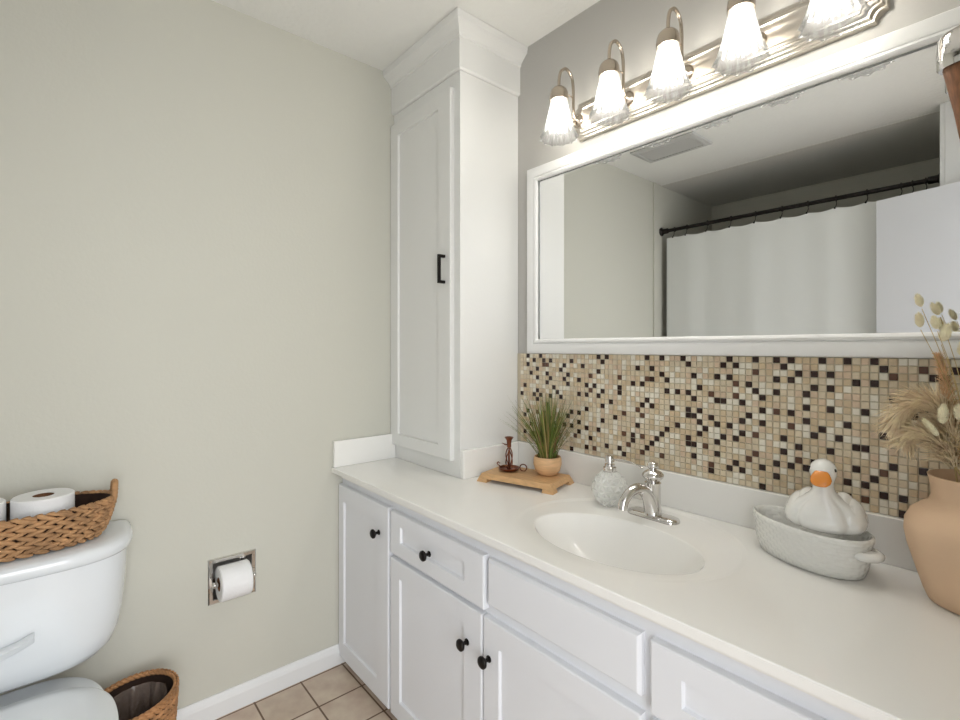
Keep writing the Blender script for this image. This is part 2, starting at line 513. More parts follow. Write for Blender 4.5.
box(bm, 0.03, 2.0, -0.53, -0.50, 0.7455, 0.7654); box(bm, 0.03, 2.0, -0.05, -0.02, 0.7455, 0.7654)
box(bm, 0.03, 0.06, -0.50, -0.05, 0.7455, 0.7654); box(bm, 1.97, 2.0, -0.50, -0.05, 0.7455, 0.7654)
link('underlip', bm, M['marble'], t)
link('backsplash', bxm(0.486, 2.028, -0.001, 0.0195, ZC, 0.890), M['marble'], t, bevel=0.0025, seg=3)
link('side_splash', bxm(0.002, 0.020, -0.555, -0.2775, ZC, 0.890), M['marble'], t, bevel=0.0025, seg=3)
link('side_splash', bxm(0.466, 0.4855, -0.276, 0.0185, ZC, 0.888), M['marble'], t, bevel=0.0025, seg=3)

# ================================================================== TALL CABINET
t = thing('linen_cabinet', 'tall white linen cabinet standing on the countertop up to the ceiling', 'cabinet', (0.23, -0.12, ZC))
CX1, CY0 = 0.4655, -0.276
link('body', bxm(0.002, CX1, CY0, 0.0195, ZC + 0.0005, 2.2635), M['tall_cabinet'], t, bevel=0.001)
bm = B()
def crown(o, z): return [(0.001, CY0 - o, z), (CX1 + o, CY0 - o, z), (CX1 + o, 0.0195, z), (0.001, 0.0195, z)]
loft(bm, [crown(0.002, 2.2640), crown(0.006, 2.2645), crown(0.012, 2.270), crown(0.012, 2.276), crown(0.012, 2.375),
          crown(0.017, 2.378), crown(0.018, 2.386), crown(0.028, 2.397), crown(0.044, 2.411), crown(0.050, 2.415), crown(0.054, 2.436), crown(0.054, 2.4385)])
link('crown', bm, M['tall_cabinet'], t)
d = link('door', shaker(0.004, 0.430, 0.846, 2.212, CY0, CY0 - 0.019, (0.060, 0.075, 0.048, 0.055), rec=0.009, ch=0.003), M['tall_cabinet'], t)
bm = B()
yy = CY0 - 0.019
def sq(x, y, z, r=0.0055): return [(x - r, y, z - r), (x + r, y, z - r), (x + r, y, z + r), (x - r, y, z + r)]
box(bm, 0.391, 0.402, yy - 0.030, yy - 0.020, 1.496, 1.602)
box(bm, 0.391, 0.402, yy - 0.0201, yy, 1.591, 1.602)
box(bm, 0.391, 0.402, yy - 0.0201, yy, 1.496, 1.507)
link('handle', bm, M['black'], d, bevel=0.0012)

# ================================================================== MOSAIC
random.seed(4)
TM = [mat('mosaic_dark_brown', srgb(46, 26, 20), 0.25), mat('mosaic_brown', srgb(92, 62, 46), 0.28),
      mat('mosaic_beige', srgb(212, 198, 172), 0.3, var=0.08, vscale=60), mat('mosaic_tan', srgb(204, 184, 152), 0.3, var=0.1, vscale=60),
      mat('mosaic_cream', srgb(228, 222, 206), 0.3, var=0.05, vscale=60), mat('mosaic_pinkish', srgb(208, 186, 160), 0.3, var=0.1, vscale=60),
      mat('mosaic_grout', srgb(196, 186, 164), 0.85)]
bm = B()
P_ = 0.346 / 21
mx0, mx1, mz0, mz1 = 0.4865, 2.028, 0.8905, 1.2365
box(bm, mx0 - 0.018, mx1, 0.0135, 0.0195, mz0, mz1, 6)
nx, nz = int((mx1 - mx0) / P_), 21
dark = {}
for j in range(nz):
    for i in range(nx):
        r = random.random()
        nb = dark.get((i - 1, j), 0) + dark.get((i, j - 1), 0)
        pr = 0.21 if nb == 0 else 0.04
        if r < pr:
            dark[(i, j)] = 1; mi = 0 if random.random() < 0.85 else 1
        else:
            q = random.random(); mi = 2 if q < 0.38 else 3 if q < 0.62 else 4 if q < 0.86 else 5
        x0, z0 = mx0 + i * P_ + 0.0009, mz1 - (j + 1) * P_ + 0.0009
        x1, z1 = x0 + P_ - 0.0018, z0 + P_ - 0.0018
        loft(bm, [rect_xz(x0, x1, z0, z1, 0.0134), rect_xz(x0, x1, z0, z1, 0.0115), rect_xz(x0, x1, z0, z1, 0.0105, 0.001)], cap0=False, mi=mi)
o = link('mosaic_backsplash', bm, TM)
tag(o, 'beige and brown mosaic tile backsplash between the countertop and the mirror frame', 'tile backsplash')

# ================================================================== MIRROR
t = thing('framed_mirror', 'wide wall mirror in a white moulded frame above the mosaic tiles', 'mirror', (1.27, 0.012, 1.237))
fx0, fx1, fz0, fz1 = 0.530, 2.012, 1.2375, 1.948
prof = [(0.0, 0.0195), (0.0, 0.004), (0.003, 0.0005), (0.008, -0.001), (0.030, -0.0015), (0.036, 0.0005), (0.0375, 0.004), (0.039, 0.004), (0.0405, -0.001), (0.046, -0.003), (0.050, -0.001), (0.053, 0.002), (0.0545, 0.005), (0.0545, 0.0075), (0.040, 0.0078)]
bm = B()
loft(bm, [rect_xz(fx0, fx1, fz0, fz1, y, i) for i, y in prof] + [rect_xz(fx0, fx1, fz0, fz1, 0.0195, 0.040)], closed=True)
link('frame', bm, M['frame'], t, smooth=25)
glass = link('mirror_glass', bxm(fx0 + 0.0405, fx1 - 0.0405, 0.0135, 0.0190, fz0 + 0.0405, fz1 - 0.0405), M['mirror'], t)

# ================================================================== VANITY LIGHT
t = thing('vanity_light', 'brushed metal bar light with five lit fluted glass shades above the mirror', 'wall light', (1.19, 0.0, 2.05))
def plate_ring(i, y):
    x0, x1, z0, z1 = 0.755 + i, 1.625 - i, 1.984 + i, 2.112 - i
    c = 0.022
    pts = []
    def corner(cx, cz, sx, sz, rev):
        # concave quarter notch
        q = []
        for k in range(7):
            a = PI / 2 * k / 6
            q.append((cx + sx * c * math.cos(a), y, cz + sz * c * math.sin(a)))
        return q[::-1] if rev else q
    pts += corner(x0, z0, 1, 1, True)[::-1][::-1]
    pts = []
    pts += [(p[0], p[1], p[2]) for p in corner(x0, z0, 1, 1, True)]      # from (x0, z0+c) to (x0+c, z0)
    pts += corner(x1, z0, -1, 1, False)                                   # from (x1-c, z0) to (x1, z0+c)
    pts += corner(x1, z1, -1, -1, True)
    pts += corner(x0, z1, 1, -1, False)
    return pts
bm = B()
loft(bm, [plate_ring(i, y) for i, y in ((0, 0.0195), (0, 0.008), (0.003, 0.004), (0.006, 0.004), (0.008, 0.000), (0.011, -0.003), (0.014, -0.003), (0.016, -0.007), (0.020, -0.009),
                                        (0.024, -0.008), (0.026, -0.011), (0.030, -0.012), (0.034, -0.010))])
link('backplate', bm, M['plate'], t, smooth=30)
lx = [0.787, 0.984, 1.174, 1.363, 1.551]
def flute(a, h):
    k = min(1, max(0, (-h) / 0.13))
    return 1 + (0.012 + 0.06 * k * k) * math.cos(12 * a)
arm0 = None
protos = []
for n, x in enumerate(lx):
    if n == 0:
        bm = B()
        pts = smooth_path([(x, -0.010, 2.045), (x, -0.028, 2.050), (x, -0.034, 2.085), (x, -0.035, 2.150), (x, -0.044, 2.186), (x, -0.072, 2.203), (x, -0.099, 2.186), (x, -0.109, 2.155), (x, -0.110, 2.122)], 5)
        tube(bm, pts, 0.0052, 10)
        lathe(bm, [(0.024, -0.010), (0.024, -0.013), (0.017, -0.019), (0.009, -0.024), (0.006, -0.03)], (x, 0, 2.045), 20, 'y')
        lathe(bm, [(0.0045, 0), (0.007, 0.004), (0.009, 0.01), (0.005, 0.016), (0.0075, 0.02), (0.002, 0.028)], (x, -0.034, 2.020), 14)
        tube(bm, [(x, -0.034, 2.118), (x, -0.058, 2.118)], 0.0022, 8)
        blob(bm, (x, -0.058, 2.118), (0.004, 0.004, 0.004), 8, 6)
        arm = link('arm', bm, M['nickel'], t, smooth=60)
        bm = B(); lathe(bm, [(0.031, 2.082), (0.032, 2.092), (0.031, 2.098), (0.030, 2.108), (0.026, 2.118), (0.018, 2.126), (0.008, 2.130), (0.004, 2.132)], (x, -0.11, 0), 28)
        cap = link('socket_cap', bm, M['nickel'], arm, smooth=50)
        bm = B()
        prof = [(0.0265, 0.004), (0.0275, 0), (0.029, -0.012), (0.033, -0.034), (0.039, -0.062), (0.045, -0.088), (0.051, -0.108), (0.0575, -0.124), (0.0615, -0.133)]
        R = []
        for (r, h) in prof:
            R.append([(x + r * flute(a, h) * math.cos(a), -0.11 + r * flute(a, h) * math.sin(a), 2.09 + h - (0.004 * (1 - math.cos(12 * a)) * -0.5 if h < -0.13 else 0)) for a in (2 * PI * k / 96 for k in range(96))])
        for (r, h) in prof[::-1]:
            r -= 0.0022
            R.append([(x + r * flute(a, h) * math.cos(a), -0.11 + r * flute(a, h) * math.sin(a), 2.09 + h) for a in (2 * PI * k / 96 for k in range(96))])
        bm2 = B(); loft(bm2, R, closed=False, cap0=False, cap1=False)
        shd = link('lamp_shade', bm2, M['shade'], arm, smooth=180)
        bm = B(); lathe(bm, [(0.012, 0.055), (0.0135, 0.045), (0.020, 0.030), (0.0265, 0.012), (0.029, -0.003), (0.026, -0.018), (0.016, -0.029), (0.003, -0.033)], (x, -0.11, 2.022), 24)
        blb = link('bulb', bm, M['bulb'], arm, smooth=60)
        protos = [arm, cap, shd, blb]
    else:
        a = protos[0].copy(); COL.objects.link(a); a.parent = t; a.location = (x - lx[0], 0, 0)
        for ch in protos[1:]:
            c = ch.copy(); COL.objects.link(c); c.parent = a

# ================================================================== FAUCET
t = thing('faucet', 'polished chrome single-handle faucet standing behind the oval sink', 'faucet', (1.124, -0.10, ZC))
FZ = ZC - 0.0046
fc = Vector((1.124, -0.102, FZ))
def stad(hx_, hy_, z, k=40):
    out = []
    for i in range(k):
        a = 2 * PI * i / k
        c, s = math.cos(a), math.sin(a)
        out.append((fc.x + (hx_ - hy_) * (1 if c > 1e-6 else -1 if c < -1e-6 else 0) + hy_ * c * 1.0, fc.y + hy_ * s, z))
    return out
bm = B()
loft(bm, [stad(0.077, 0.028, FZ), stad(0.077, 0.028, FZ + 0.004), stad(0.074, 0.025, FZ + 0.009), stad(0.066, 0.019, FZ + 0.012)])
link('base_plate', bm, M['chrome'], t, smooth=45)
bm = B()
lathe(bm, [(0.026, 0.010), (0.024, 0.02), (0.0215, 0.035), (0.021, 0.06), (0.021, 0.092), (0.0225, 0.098), (0.019, 0.100)], fc, 32)
link('column', bm, M['chrome'], t, smooth=50)
bm = B()
sp = smooth_path([fc + Vector(p) for p in ((0, -0.004, 0.020), (-0.003, -0.014, 0.052), (-0.007, -0.034, 0.078), (-0.013, -0.062, 0.088), (-0.018, -0.090, 0.080), (-0.022, -0.110, 0.060), (-0.023, -0.116, 0.040))], 6)
rs = [0.0220 - 0.0090 * min(1, i / (len(sp) - 1) * 1.5) for i in range(len(sp))]
tube(bm, sp, rs, 20)
link('spout', bm, M['chrome'], t, smooth=60)
bm = B()
lathe(bm, [(0.018, 0.1005), (0.019, 0.104), (0.0275, 0.112), (0.030, 0.117), (0.029, 0.122), (0.022, 0.129), (0.012, 0.133), (0.010, 0.136), (0.015, 0.140), (0.0165, 0.147), (0.013, 0.154), (0.004, 0.1575)], fc, 32)
link('handle_knob', bm, M['chrome'], t, smooth=50)

# ================================================================== SOAP DISPENSER
t = thing('soap_dispenser', 'round faceted glass bottle with chrome pump beside the faucet', 'soap dispenser', (0.978, -0.098, ZC))
sx, sy = 0.978, -0.098
zb = ZC - 0.0045
bm = B()
prof = [(0.020, 0.0), (0.034, 0.006), (0.047, 0.028), (0.0525, 0.050), (0.047, 0.072), (0.034, 0.090), (0.018, 0.101)]
prof = [(0.020, 0.0), (0.036, 0.009), (0.048, 0.027), (0.053, 0.048), (0.048, 0.069), (0.036, 0.086), (0.019, 0.100)]
NS = 13
R = [[bm.verts.new((sx + r * math.cos(2 * PI * (i + 0.5 * (j % 2)) / NS), sy + r * math.sin(2 * PI * (i + 0.5 * (j % 2)) / NS), zb + h)) for i in range(NS)] for j, (r, h) in enumerate(prof)]
for j in range(len(R) - 1):                      # cut-glass lozenges, each raised to a point
    a_, b_ = R[j], R[j + 1]
    for i in range(NS):
        k = (i + 1) % NS
        if j % 2 == 0: tris = ((a_[i], a_[k], b_[i]), (a_[k], b_[k], b_[i]))
        else: tris = ((a_[i], b_[k], b_[i]), (a_[i], a_[k], b_[k]))
        for tr_ in tris:
            c_ = (tr_[0].co + tr_[1].co + tr_[2].co) / 3
            n_ = Vector((c_.x - sx, c_.y - sy, c_.z - zb - 0.05)).normalized()
            pv_ = bm.verts.new(c_ + n_ * 0.0042)
            for q in range(3): bm.faces.new((tr_[q], tr_[(q + 1) % 3], pv_))
bm.faces.new(R[0][::-1]); bm.faces.new(R[-1])
link('bottle', bm, M['soap_glass'], t)
bm = B()
lathe(bm, [(0.018, 0.100), (0.0195, 0.102), (0.0195, 0.113), (0.015, 0.116), (0.015, 0.123), (0.0085, 0.124), (0.0085, 0.128), (0.014, 0.130), (0.013, 0.148), (0.003, 0.151)], (sx, sy, zb), 24)
link('pump_head', bm, M['chrome'], t, smooth=40)
bm = B()
tube(bm, smooth_path([(sx + 0.008, sy, zb + 0.138), (sx + 0.04, sy + 0.004, zb + 0.141), (sx + 0.075, sy + 0.006, zb + 0.138), (sx + 0.108, sy + 0.006, zb + 0.128)], 5), 0.0024, 8)
link('nozzle', bm, M['chrome'], t, smooth=60)

# ================================================================== TRAY, CANDLESTICK, POTTED GRASS
ta = math.radians(15.6)
tc_ = Vector((0.650, -0.130, 0))
ux, uy = Vector((math.cos(ta), math.sin(ta), 0)), Vector((-math.sin(ta), math.cos(ta), 0))
def tp(u, v, z): return tc_ + ux * u + uy * v + Vector((0, 0, z))
def trect(hu, hv, z): return [tp(-hu, -hv, z), tp(hu, -hv, z), tp(hu, hv, z), tp(-hu, hv, z)]
t = thing('wooden_riser_tray', 'small light wood footed tray at the back left of the counter', 'tray', (0.646, -0.132, ZC))
bm = B()
loft(bm, [trect(0.144, 0.082, ZC + 0.012), trect(0.136, 0.075, ZC + 0.028), trect(0.133, 0.072, ZC + 0.030)])
link('tray_top', bm, M['bamboo'], t, bevel=0.001)
for su, sv in ((-1, -1), (1, -1), (1, 1), (-1, 1)):
    bm = B()
    def fr(o, z):
        a0, a1, b0, b1 = 0.108, 0.142 + o, 0.050, 0.080 + o
        q = [(a0, b0), (a1, b0), (a1, b1), (a0, b1)]
        if su * sv < 0: q = q[::-1]
        return [tp(su * p, sv * r_, z) for p, r_ in q]
    loft(bm, [fr(0.0062, ZC + 0.0002), fr(0.0015, ZC + 0.0118)])
    link('foot', bm, M['bamboo'], t)
ZT = ZC + 0.030
t = thing('chamberstick', 'dark copper openwork candlestick with saucer and ring on the wooden tray', 'candlestick', (0.584, -0.145, ZT))
c0 = Vector((0.584, -0.145, ZT))
bm = B(); lathe(bm, [(0.018, 0.0005), (0.030, 0.002), (0.036, 0.008), (0.038, 0.013), (0.0365, 0.013), (0.033, 0.008), (0.027, 0.005), (0.005, 0.005)], c0, 32)
link('saucer', bm, M['copper'], t, smooth=50)
bm = B()
for k in range(4):
    a0 = PI / 4 + k * PI / 2
    pts = []
    for i in range(15):
        s = i / 14
        rr_ = 0.003 + 0.0115 * math.sin(PI * s) ** 0.8
        a = a0 + 1.6 * s
        pts.append(c0 + Vector((rr_ * math.cos(a), rr_ * math.sin(a), 0.005 + 0.078 * s)))
    tube(bm, pts, 0.0023, 7)
blob(bm, c0 + Vector((0, 0, 0.045)), (0.004, 0.004, 0.03), 10, 8)
link('openwork_stem', bm, M['copper'], t, smooth=60)
bm = B()
lathe(bm, [(0.004, 0.082), (0.008, 0.085), (0.008, 0.098), (0.0095, 0.110), (0.0135, 0.116), (0.0165, 0.121), (0.0145, 0.121), (0.008, 0.112)], c0, 24)
tube(bm, [c0 + Vector((0, 0, 0.092)), c0 + Vector((-0.012, -0.008, 0.094)), c0 + Vector((-0.022, -0.014, 0.099))], [0.003, 0.004, 0.0015], 8, squash=(1.8, 0.6))
link('candle_cup', bm, M['copper'], t, smooth=50)
bm = B()
rc = c0 + Vector((0.048, 0.024, 0.016))
tube(bm, [rc + Vector((0.013 * math.cos(a) * 0.8, 0.013 * math.cos(a) * 0.5, 0.012 * math.sin(a))) for a in (2 * PI * k / 18 for k in range(18))], 0.0021, 7, closed=True)
link('ring_handle', bm, M['copper'], t, smooth=60)
bm = B()
tube(bm, smooth_path([c0 + Vector((-0.032, -0.012, 0.012)), c0 + Vector((-0.043, -0.018, 0.02)), c0 + Vector((-0.040, -0.016, 0.027)), c0 + Vector((-0.034, -0.013, 0.022))], 4), 0.002, 7)
link('curl', bm, M['copper'], t, smooth=60)

pc = Vector((0.708, -0.078, ZT))
t = thing('potted_grass', 'wispy green artificial grass in a round pale wooden pot on the tray', 'potted plant', pc)
bm = B()
lathe(bm, [(0.026, 0.0003), (0.034, 0.004), (0.044, 0.018), (0.0495, 0.038), (0.0485, 0.056), (0.0455, 0.064), (0.042, 0.064), (0.044, 0.052), (0.040, 0.048)], pc, 36)
link('pot', bm, M['pot'], t, smooth=50)
bm = B(); lathe(bm, [(0.0405, 0.047), (0.038, 0.052), (0.02, 0.056), (0.004, 0.057)], pc, 24)
link('soil', bm, M['soil'], t, smooth=60)
random.seed(11)
bm = B()
for i in range(260):
    a = random.uniform(0, 2 * PI)
    sp_ = random.random() ** 0.7
    h = random.uniform(0.14, 0.262) * (1 - 0.16 * sp_)
    r0 = random.uniform(0, 0.030)
    reach = sp_ * random.uniform(0.05, 0.165) * (1 + 0.3 * abs(math.cos(a)))
    b0 = pc + Vector((r0 * math.cos(a), r0 * math.sin(a), 0.054))
    dirv = Vector((math.cos(a), math.sin(a), 0))
    if b0.y + reach * math.sin(a) > -0.008:
        reach = max(0.0, (-0.008 - b0.y) / max(0.2, math.sin(a))) if math.sin(a) > 0 else reach
    if b0.x + reach * dirv.x < 0.50: reach = (0.50 - b0.x) / min(-0.2, dirv.x)
    side = Vector((-math.sin(a), math.cos(a), 0))
    tw = random.uniform(-0.5, 0.5)
    n = 7
    wv = random.uniform(0.0011, 0.0021)
    pv = None
    droop = random.uniform(0, 0.03) * sp_
    for k in range(n):
        s = k / (n - 1)
        p = b0 + dirv * reach * s ** 1.25 + Vector((0, 0, h * s - droop * s ** 4)) + side * 0.012 * tw * s * s
        wd = wv * (1 - s ** 2.5) + 0.0002
        sd = (side + dirv * tw).normalized() * wd
        up_ = (dirv * wd * 0.35)
        cur = [bm.verts.new(p - sd), bm.verts.new(p + up_), bm.verts.new(p + sd), bm.verts.new(p - up_)]
        if pv:
            for j in range(4):
                bm.faces.new((pv[j], pv[(j + 1) % 4], cur[(j + 1) % 4], cur[j]))
        else:
            bm.faces.new(cur[::-1])
        pv = cur
    bm.faces.new(pv)
o = link('grass_blades', bm, M['grass'], t); o['kind'] = 'stuff'

# ================================================================== DUCK DISH
da = math.radians(-15)
dc = Vector((1.504, -0.107, ZC))
def dp(u, v, z):
    return dc + Vector((u * math.cos(da) - v * math.sin(da), u * math.sin(da) + v * math.cos(da), z))
t = thing('oval_serving_dish', 'white boat-shaped ceramic dish with basket texture under the duck', 'dish', dc)
def drng(a_, b_, z, n=64, lift=0.0):
    out = []
    for i in range(n):
        a = 2 * PI * i / n
        c, s = math.cos(a), math.sin(a)
        k = 2.3
        r = (abs(c) ** k + abs(s) ** k) ** (-1 / k)
        out.append(dp(a_ * c * r, b_ * s * r * (1.0 - 0.20 * max(0, -c)), z + lift * abs(c) ** 3))
    return out
bm = B()
vs = loft(bm, [drng(0.098, 0.056, 0.0003), drng(0.106, 0.063, 0.003), drng(0.112, 0.067, 0.018), drng(0.116, 0.070, 0.040), drng(0.119, 0.071, 0.070),
               drng(0.122, 0.073, 0.077), drng(0.122, 0.073, 0.084), drng(0.119, 0.070, 0.087), drng(0.115, 0.066, 0.085), drng(0.111, 0.062, 0.074), drng(0.104, 0.050, 0.030), drng(0.09, 0.04, 0.012)])
uv = bm.loops.layers.uv.new('UVMap')
for f in bm.faces:
    c = f.calc_center_median()
    for l in f.loops:
        q = l.vert.co - dc
        a = math.atan2(-q.x * math.sin(da) * 1 + q.y * math.cos(da), q.x * math.cos(da) + q.y * math.sin(da)) / (2 * PI)
        if a < -0.4 and math.atan2(c.y - dc.y, c.x - dc.x) > 0: a += 1
        l[uv].uv = (a, q.z / 0.087)
link('bowl', bm, M['dish'], t, smooth=60)
for s in (1,):
    bm = B()
    tube(bm, smooth_path([dp(s * 0.108, -0.022, 0.056), dp(s * 0.121, -0.020, 0.056), dp(s * 0.131, -0.006, 0.056), dp(s * 0.131, 0.008, 0.056), dp(s * 0.121, 0.020, 0.056), dp(s * 0.108, 0.022, 0.056)], 5), 0.0105, 12, squash=(1, 0.85))
    tube(bm, [dp(s * 0.112, 0.0, 0.057), dp(s * 0.128, 0.0, 0.057)], 0.0100, 12, squash=(2.0, 0.8))
    link('handle', bm, M['glaze'], t, smooth=60)
# duck lid
kc = dp(0.036, -0.004, 0.0874)
fa = math.radians(-82)      # facing direction
fd, sd_ = Vector((math.cos(fa), math.sin(fa), 0)), Vector((-math.sin(fa), math.cos(fa), 0))
t = thing('duck_figurine', 'white glazed ceramic duck with an orange beak sitting on the oval dish', 'figurine', kc)
bm = B()
rings = []
# (height, half width, half depth, forward offset)
prof = [(0.0003, 0.058, 0.046, 0.0), (0.004, 0.066, 0.054, 0.0), (0.012, 0.0725, 0.060, 0.0), (0.024, 0.0745, 0.062, 0.0), (0.036, 0.070, 0.059, 0.0), (0.046, 0.063, 0.053, 0.002), (0.056, 0.051, 0.045, 0.005),
        (0.065, 0.037, 0.037, 0.009), (0.074, 0.0265, 0.030, 0.012), (0.083, 0.0205, 0.025, 0.015), (0.092, 0.0185, 0.022, 0.017), (0.101, 0.0190, 0.0225, 0.018), (0.110, 0.0220, 0.026, 0.020),
        (0.120, 0.0245, 0.029, 0.021), (0.130, 0.0245, 0.0285, 0.021), (0.139, 0.0205, 0.024, 0.020), (0.146, 0.0130, 0.015, 0.019), (0.1495, 0.004, 0.005, 0.018)]
for z, wx, wy, fo in prof:
    r = []
    body = max(0, min(1, (0.088 - z) / 0.03))
    low = max(0, min(1, (z + 0.004) / 0.012))
    for i in range(96):
        a = 2 * PI * i / 96
        # grooves either side of the breast and between wing feathers
        g = 0
        for ga, wg, dg in ((PI / 2 + 0.72, 0.16, 0.10), (PI / 2 - 0.72, 0.16, 0.10)):
            dd = (a - ga + PI) % (2 * PI) - PI
            g += dg * math.exp(-(dd / wg) ** 2)
        m_ = 1 - g * body * low
        r.append(kc + sd_ * (wx * math.cos(a) * m_) + fd * (wy * math.sin(a) * m_ + fo) + Vector((0, 0, z)))
    rings.append(r)
loft(bm, rings)
# tail
tube(bm, [kc - fd * 0.045 + Vector((0, 0, 0.035)), kc - fd * 0.064 + Vector((0, 0, 0.050)), kc - fd * 0.071 + Vector((0, 0, 0.064))], [0.022, 0.014, 0.004], 14)
link('body', bm, M['glaze'], t, smooth=180)
for s in (-1, 1):                                    # folded wings with two feather ridges
    bm = B()
    for k, (dx, dz, rx, rz, ry) in enumerate(((0.044, 0.032, 0.027, 0.036, 0.050), (0.034, 0.042, 0.022, 0.035, 0.046), (0.053, 0.023, 0.021, 0.026, 0.042))):
        rot = (Matrix.Rotation(fa, 3, 'Z') @ Matrix.Rotation(0.18 * s, 3, 'X') @ Matrix.Rotation(0.22, 3, 'Y'))
        blob(bm, kc + sd_ * s * dx - fd * (0.008 + 0.004 * k) + Vector((0, 0, dz)), (ry, rx, rz * 0.95), 24, 14, rot)
    link('wing', bm, M['glaze'], t, smooth=180)
hd = kc + fd * 0.022 + Vector((0, 0, 0.121))
bm = B()
R = []
for s, hw, hh, dz in ((0, 0.013, 0.010, 0.002), (0.008, 0.0165, 0.0125, -0.001), (0.018, 0.0190, 0.0115, -0.005), (0.029, 0.0175, 0.0085, -0.010), (0.037, 0.0125, 0.0050, -0.014), (0.040, 0.006, 0.002, -0.015)):
    R.append([hd + fd * (0.020 + s * 0.62) + sd_ * hw * math.cos(a) + Vector((0, 0, -0.004 + dz + hh * math.sin(a) * (1.25 if math.sin(a) > 0 else 0.8))) for a in (2 * PI * k / 24 for k in range(24))])
loft(bm, R)
link('beak', bm, M['orange'], t, smooth=180)
for s in (-1, 1):
    bm = B(); blob(bm, hd + sd_ * s * 0.0222 + fd * 0.010 + Vector((0, 0, 0.009)), (0.0028, 0.0028, 0.0035), 10, 8)
    link('eye', bm, M['black'], t, smooth=180)

# ================================================================== VASE AND DRIED FLOWERS
vc = Vector((1.773, -0.102, ZC))
bm = B()
lathe(bm, [(0.066, 0.0003), (0.072, 0.003), (0.079, 0.020), (0.091, 0.060), (0.102, 0.098), (0.1065, 0.124), (0.1055, 0.144), (0.097, 0.163), (0.082, 0.176), (0.071, 0.184), (0.067, 0.194), (0.067, 0.208), (0.070, 0.226),
           (0.0725, 0.235), (0.070, 0.236), (0.066, 0.226), (0.061, 0.195), (0.078, 0.17), (0.095, 0.125), (0.06, 0.02)], vc, 72)
o = link('clay_vase', bm, M['vase'], smooth=60)
origin(o, vc); tag(o, 'large tan clay vase of dried grasses at the right end of the counter', 'vase')

def fuzz(bm, path, rad, n, ln, seed, th=0.0005, lean=0.6, side=None):
    """Short fine hairs all along a path."""
    rnd = random.Random(seed)
    L_ = len(path)
    for i in range(n):
        f = rnd.random() * (L_ - 1.001); k = int(f)
        p = path[k].lerp(path[k + 1], f - k)
        tdir = (path[k + 1] - path[k]).normalized()
        q = Vector((rnd.gauss(0, 1), rnd.gauss(0, 1), rnd.gauss(0, 1)))
        q = (q - tdir * q.dot(tdir)).normalized()
        s = f / (L_ - 1)
        R0 = rad(s)
        d_ = (q + tdir * lean * rnd.uniform(0.6, 1.4))
        if side is not None: d_ += side * rnd.uniform(0, 1)
        d_.normalize()
        l_ = ln(s) * rnd.uniform(0.5, 1.2)
        a0 = p + q * R0 * 0.6
        mid = a0 + d_ * l_ * 0.55
        end = mid + (d_ + Vector((0, 0, -0.35)) + q * 0.1).normalized() * l_ * 0.45
        u = tdir.cross(q).normalized() * th
        if end.y > -0.006: continue
        if p.y > -0.006: continue
        v0, v1, v2, v3, v4 = (bm.verts.new(a0 - u), bm.verts.new(a0 + u), bm.verts.new(mid + u * 0.9), bm.verts.new(mid - u * 0.9), bm.verts.new(end))
        v5 = bm.verts.new(mid + tdir * th * 1.2)
        bm.faces.new((v0, v1, v2, v3)); bm.faces.new((v3, v2, v4)); bm.faces.new((v0, v3, v5)); bm.faces.new((v1, v5, v2)); bm.faces.new((v3, v4, v5)); bm.faces.new((v5, v4, v2))

root = Vector((1.765, -0.107, ZC + 0.20))
# drooping pampas plume
t = thing('pampas_plume', 'fluffy drooping pale pampas plume leaning left out of the clay vase', 'dried flower', root)
pth = smooth_path([(1.742, -0.108, 1.035), (1.738, -0.112, 1.09), (1.724, -0.115, 1.135), (1.704, -0.118, 1.155), (1.682, -0.120, 1.152), (1.664, -0.121, 1.132), (1.654, -0.122, 1.100)], 6)
bm = B(); tube(bm, [root + Vector((0, 0, -0.17)), root] + pth, 0.0016, 6)
link('stalk', bm, M['stalk'], t)
bm = B()
fuzz(bm, pth, lambda s: 0.016, 1500, lambda s: 0.052 * (1 - 0.35 * s), 1, 0.0008, 1.2)
pth2 = smooth_path([(1.738, -0.12, 1.050), (1.722, -0.128, 1.080), (1.702, -0.13, 1.096), (1.682, -0.13, 1.092), (1.670, -0.13, 1.072)], 6)
fuzz(bm, pth2, lambda s: 0.014, 900, lambda s: 0.045 * (1 - 0.3 * s), 2, 0.0008, 1.2)
o = link('plume', bm, M['pampas'], t); o['kind'] = 'stuff'
# upright foxtail plumes
for j, (pts, lb) in enumerate((([(1.738, -0.105, 1.05), (1.738, -0.11, 1.10), (1.732, -0.113, 1.17), (1.718, -0.114, 1.245)], 'tall upright brown foxtail plume in the vase, leftmost of the upright plumes'),
                               ([(1.760, -0.10, 1.05), (1.764, -0.112, 1.12), (1.768, -0.116, 1.20), (1.766, -0.118, 1.26)], 'pale feathery grass plume in the vase at the right edge of the picture'))):
    t = thing('foxtail_plume', lb, 'dried flower', root + Vector((0.002 + 0.006 * j, 0.004, 0)), 'upright plumes in the clay vase')
    pth = smooth_path(pts, 6)
    bm = B(); tube(bm, [root + Vector((0, 0, -0.17)), pth[0]] + pth[1:], 0.0015, 6)
    link('stalk', bm, M['stalk'], t)
    bm = B(); fuzz(bm, pth, lambda s: 0.008 * (1 - 0.7 * s), 1700, lambda s: 0.030 * (1 - 0.6 * s), 5 + j, 0.0005, 1.6)
    o = link('plume', bm, M['foxtail'] if j == 0 else M['bunny'], t); o['kind'] = 'stuff'
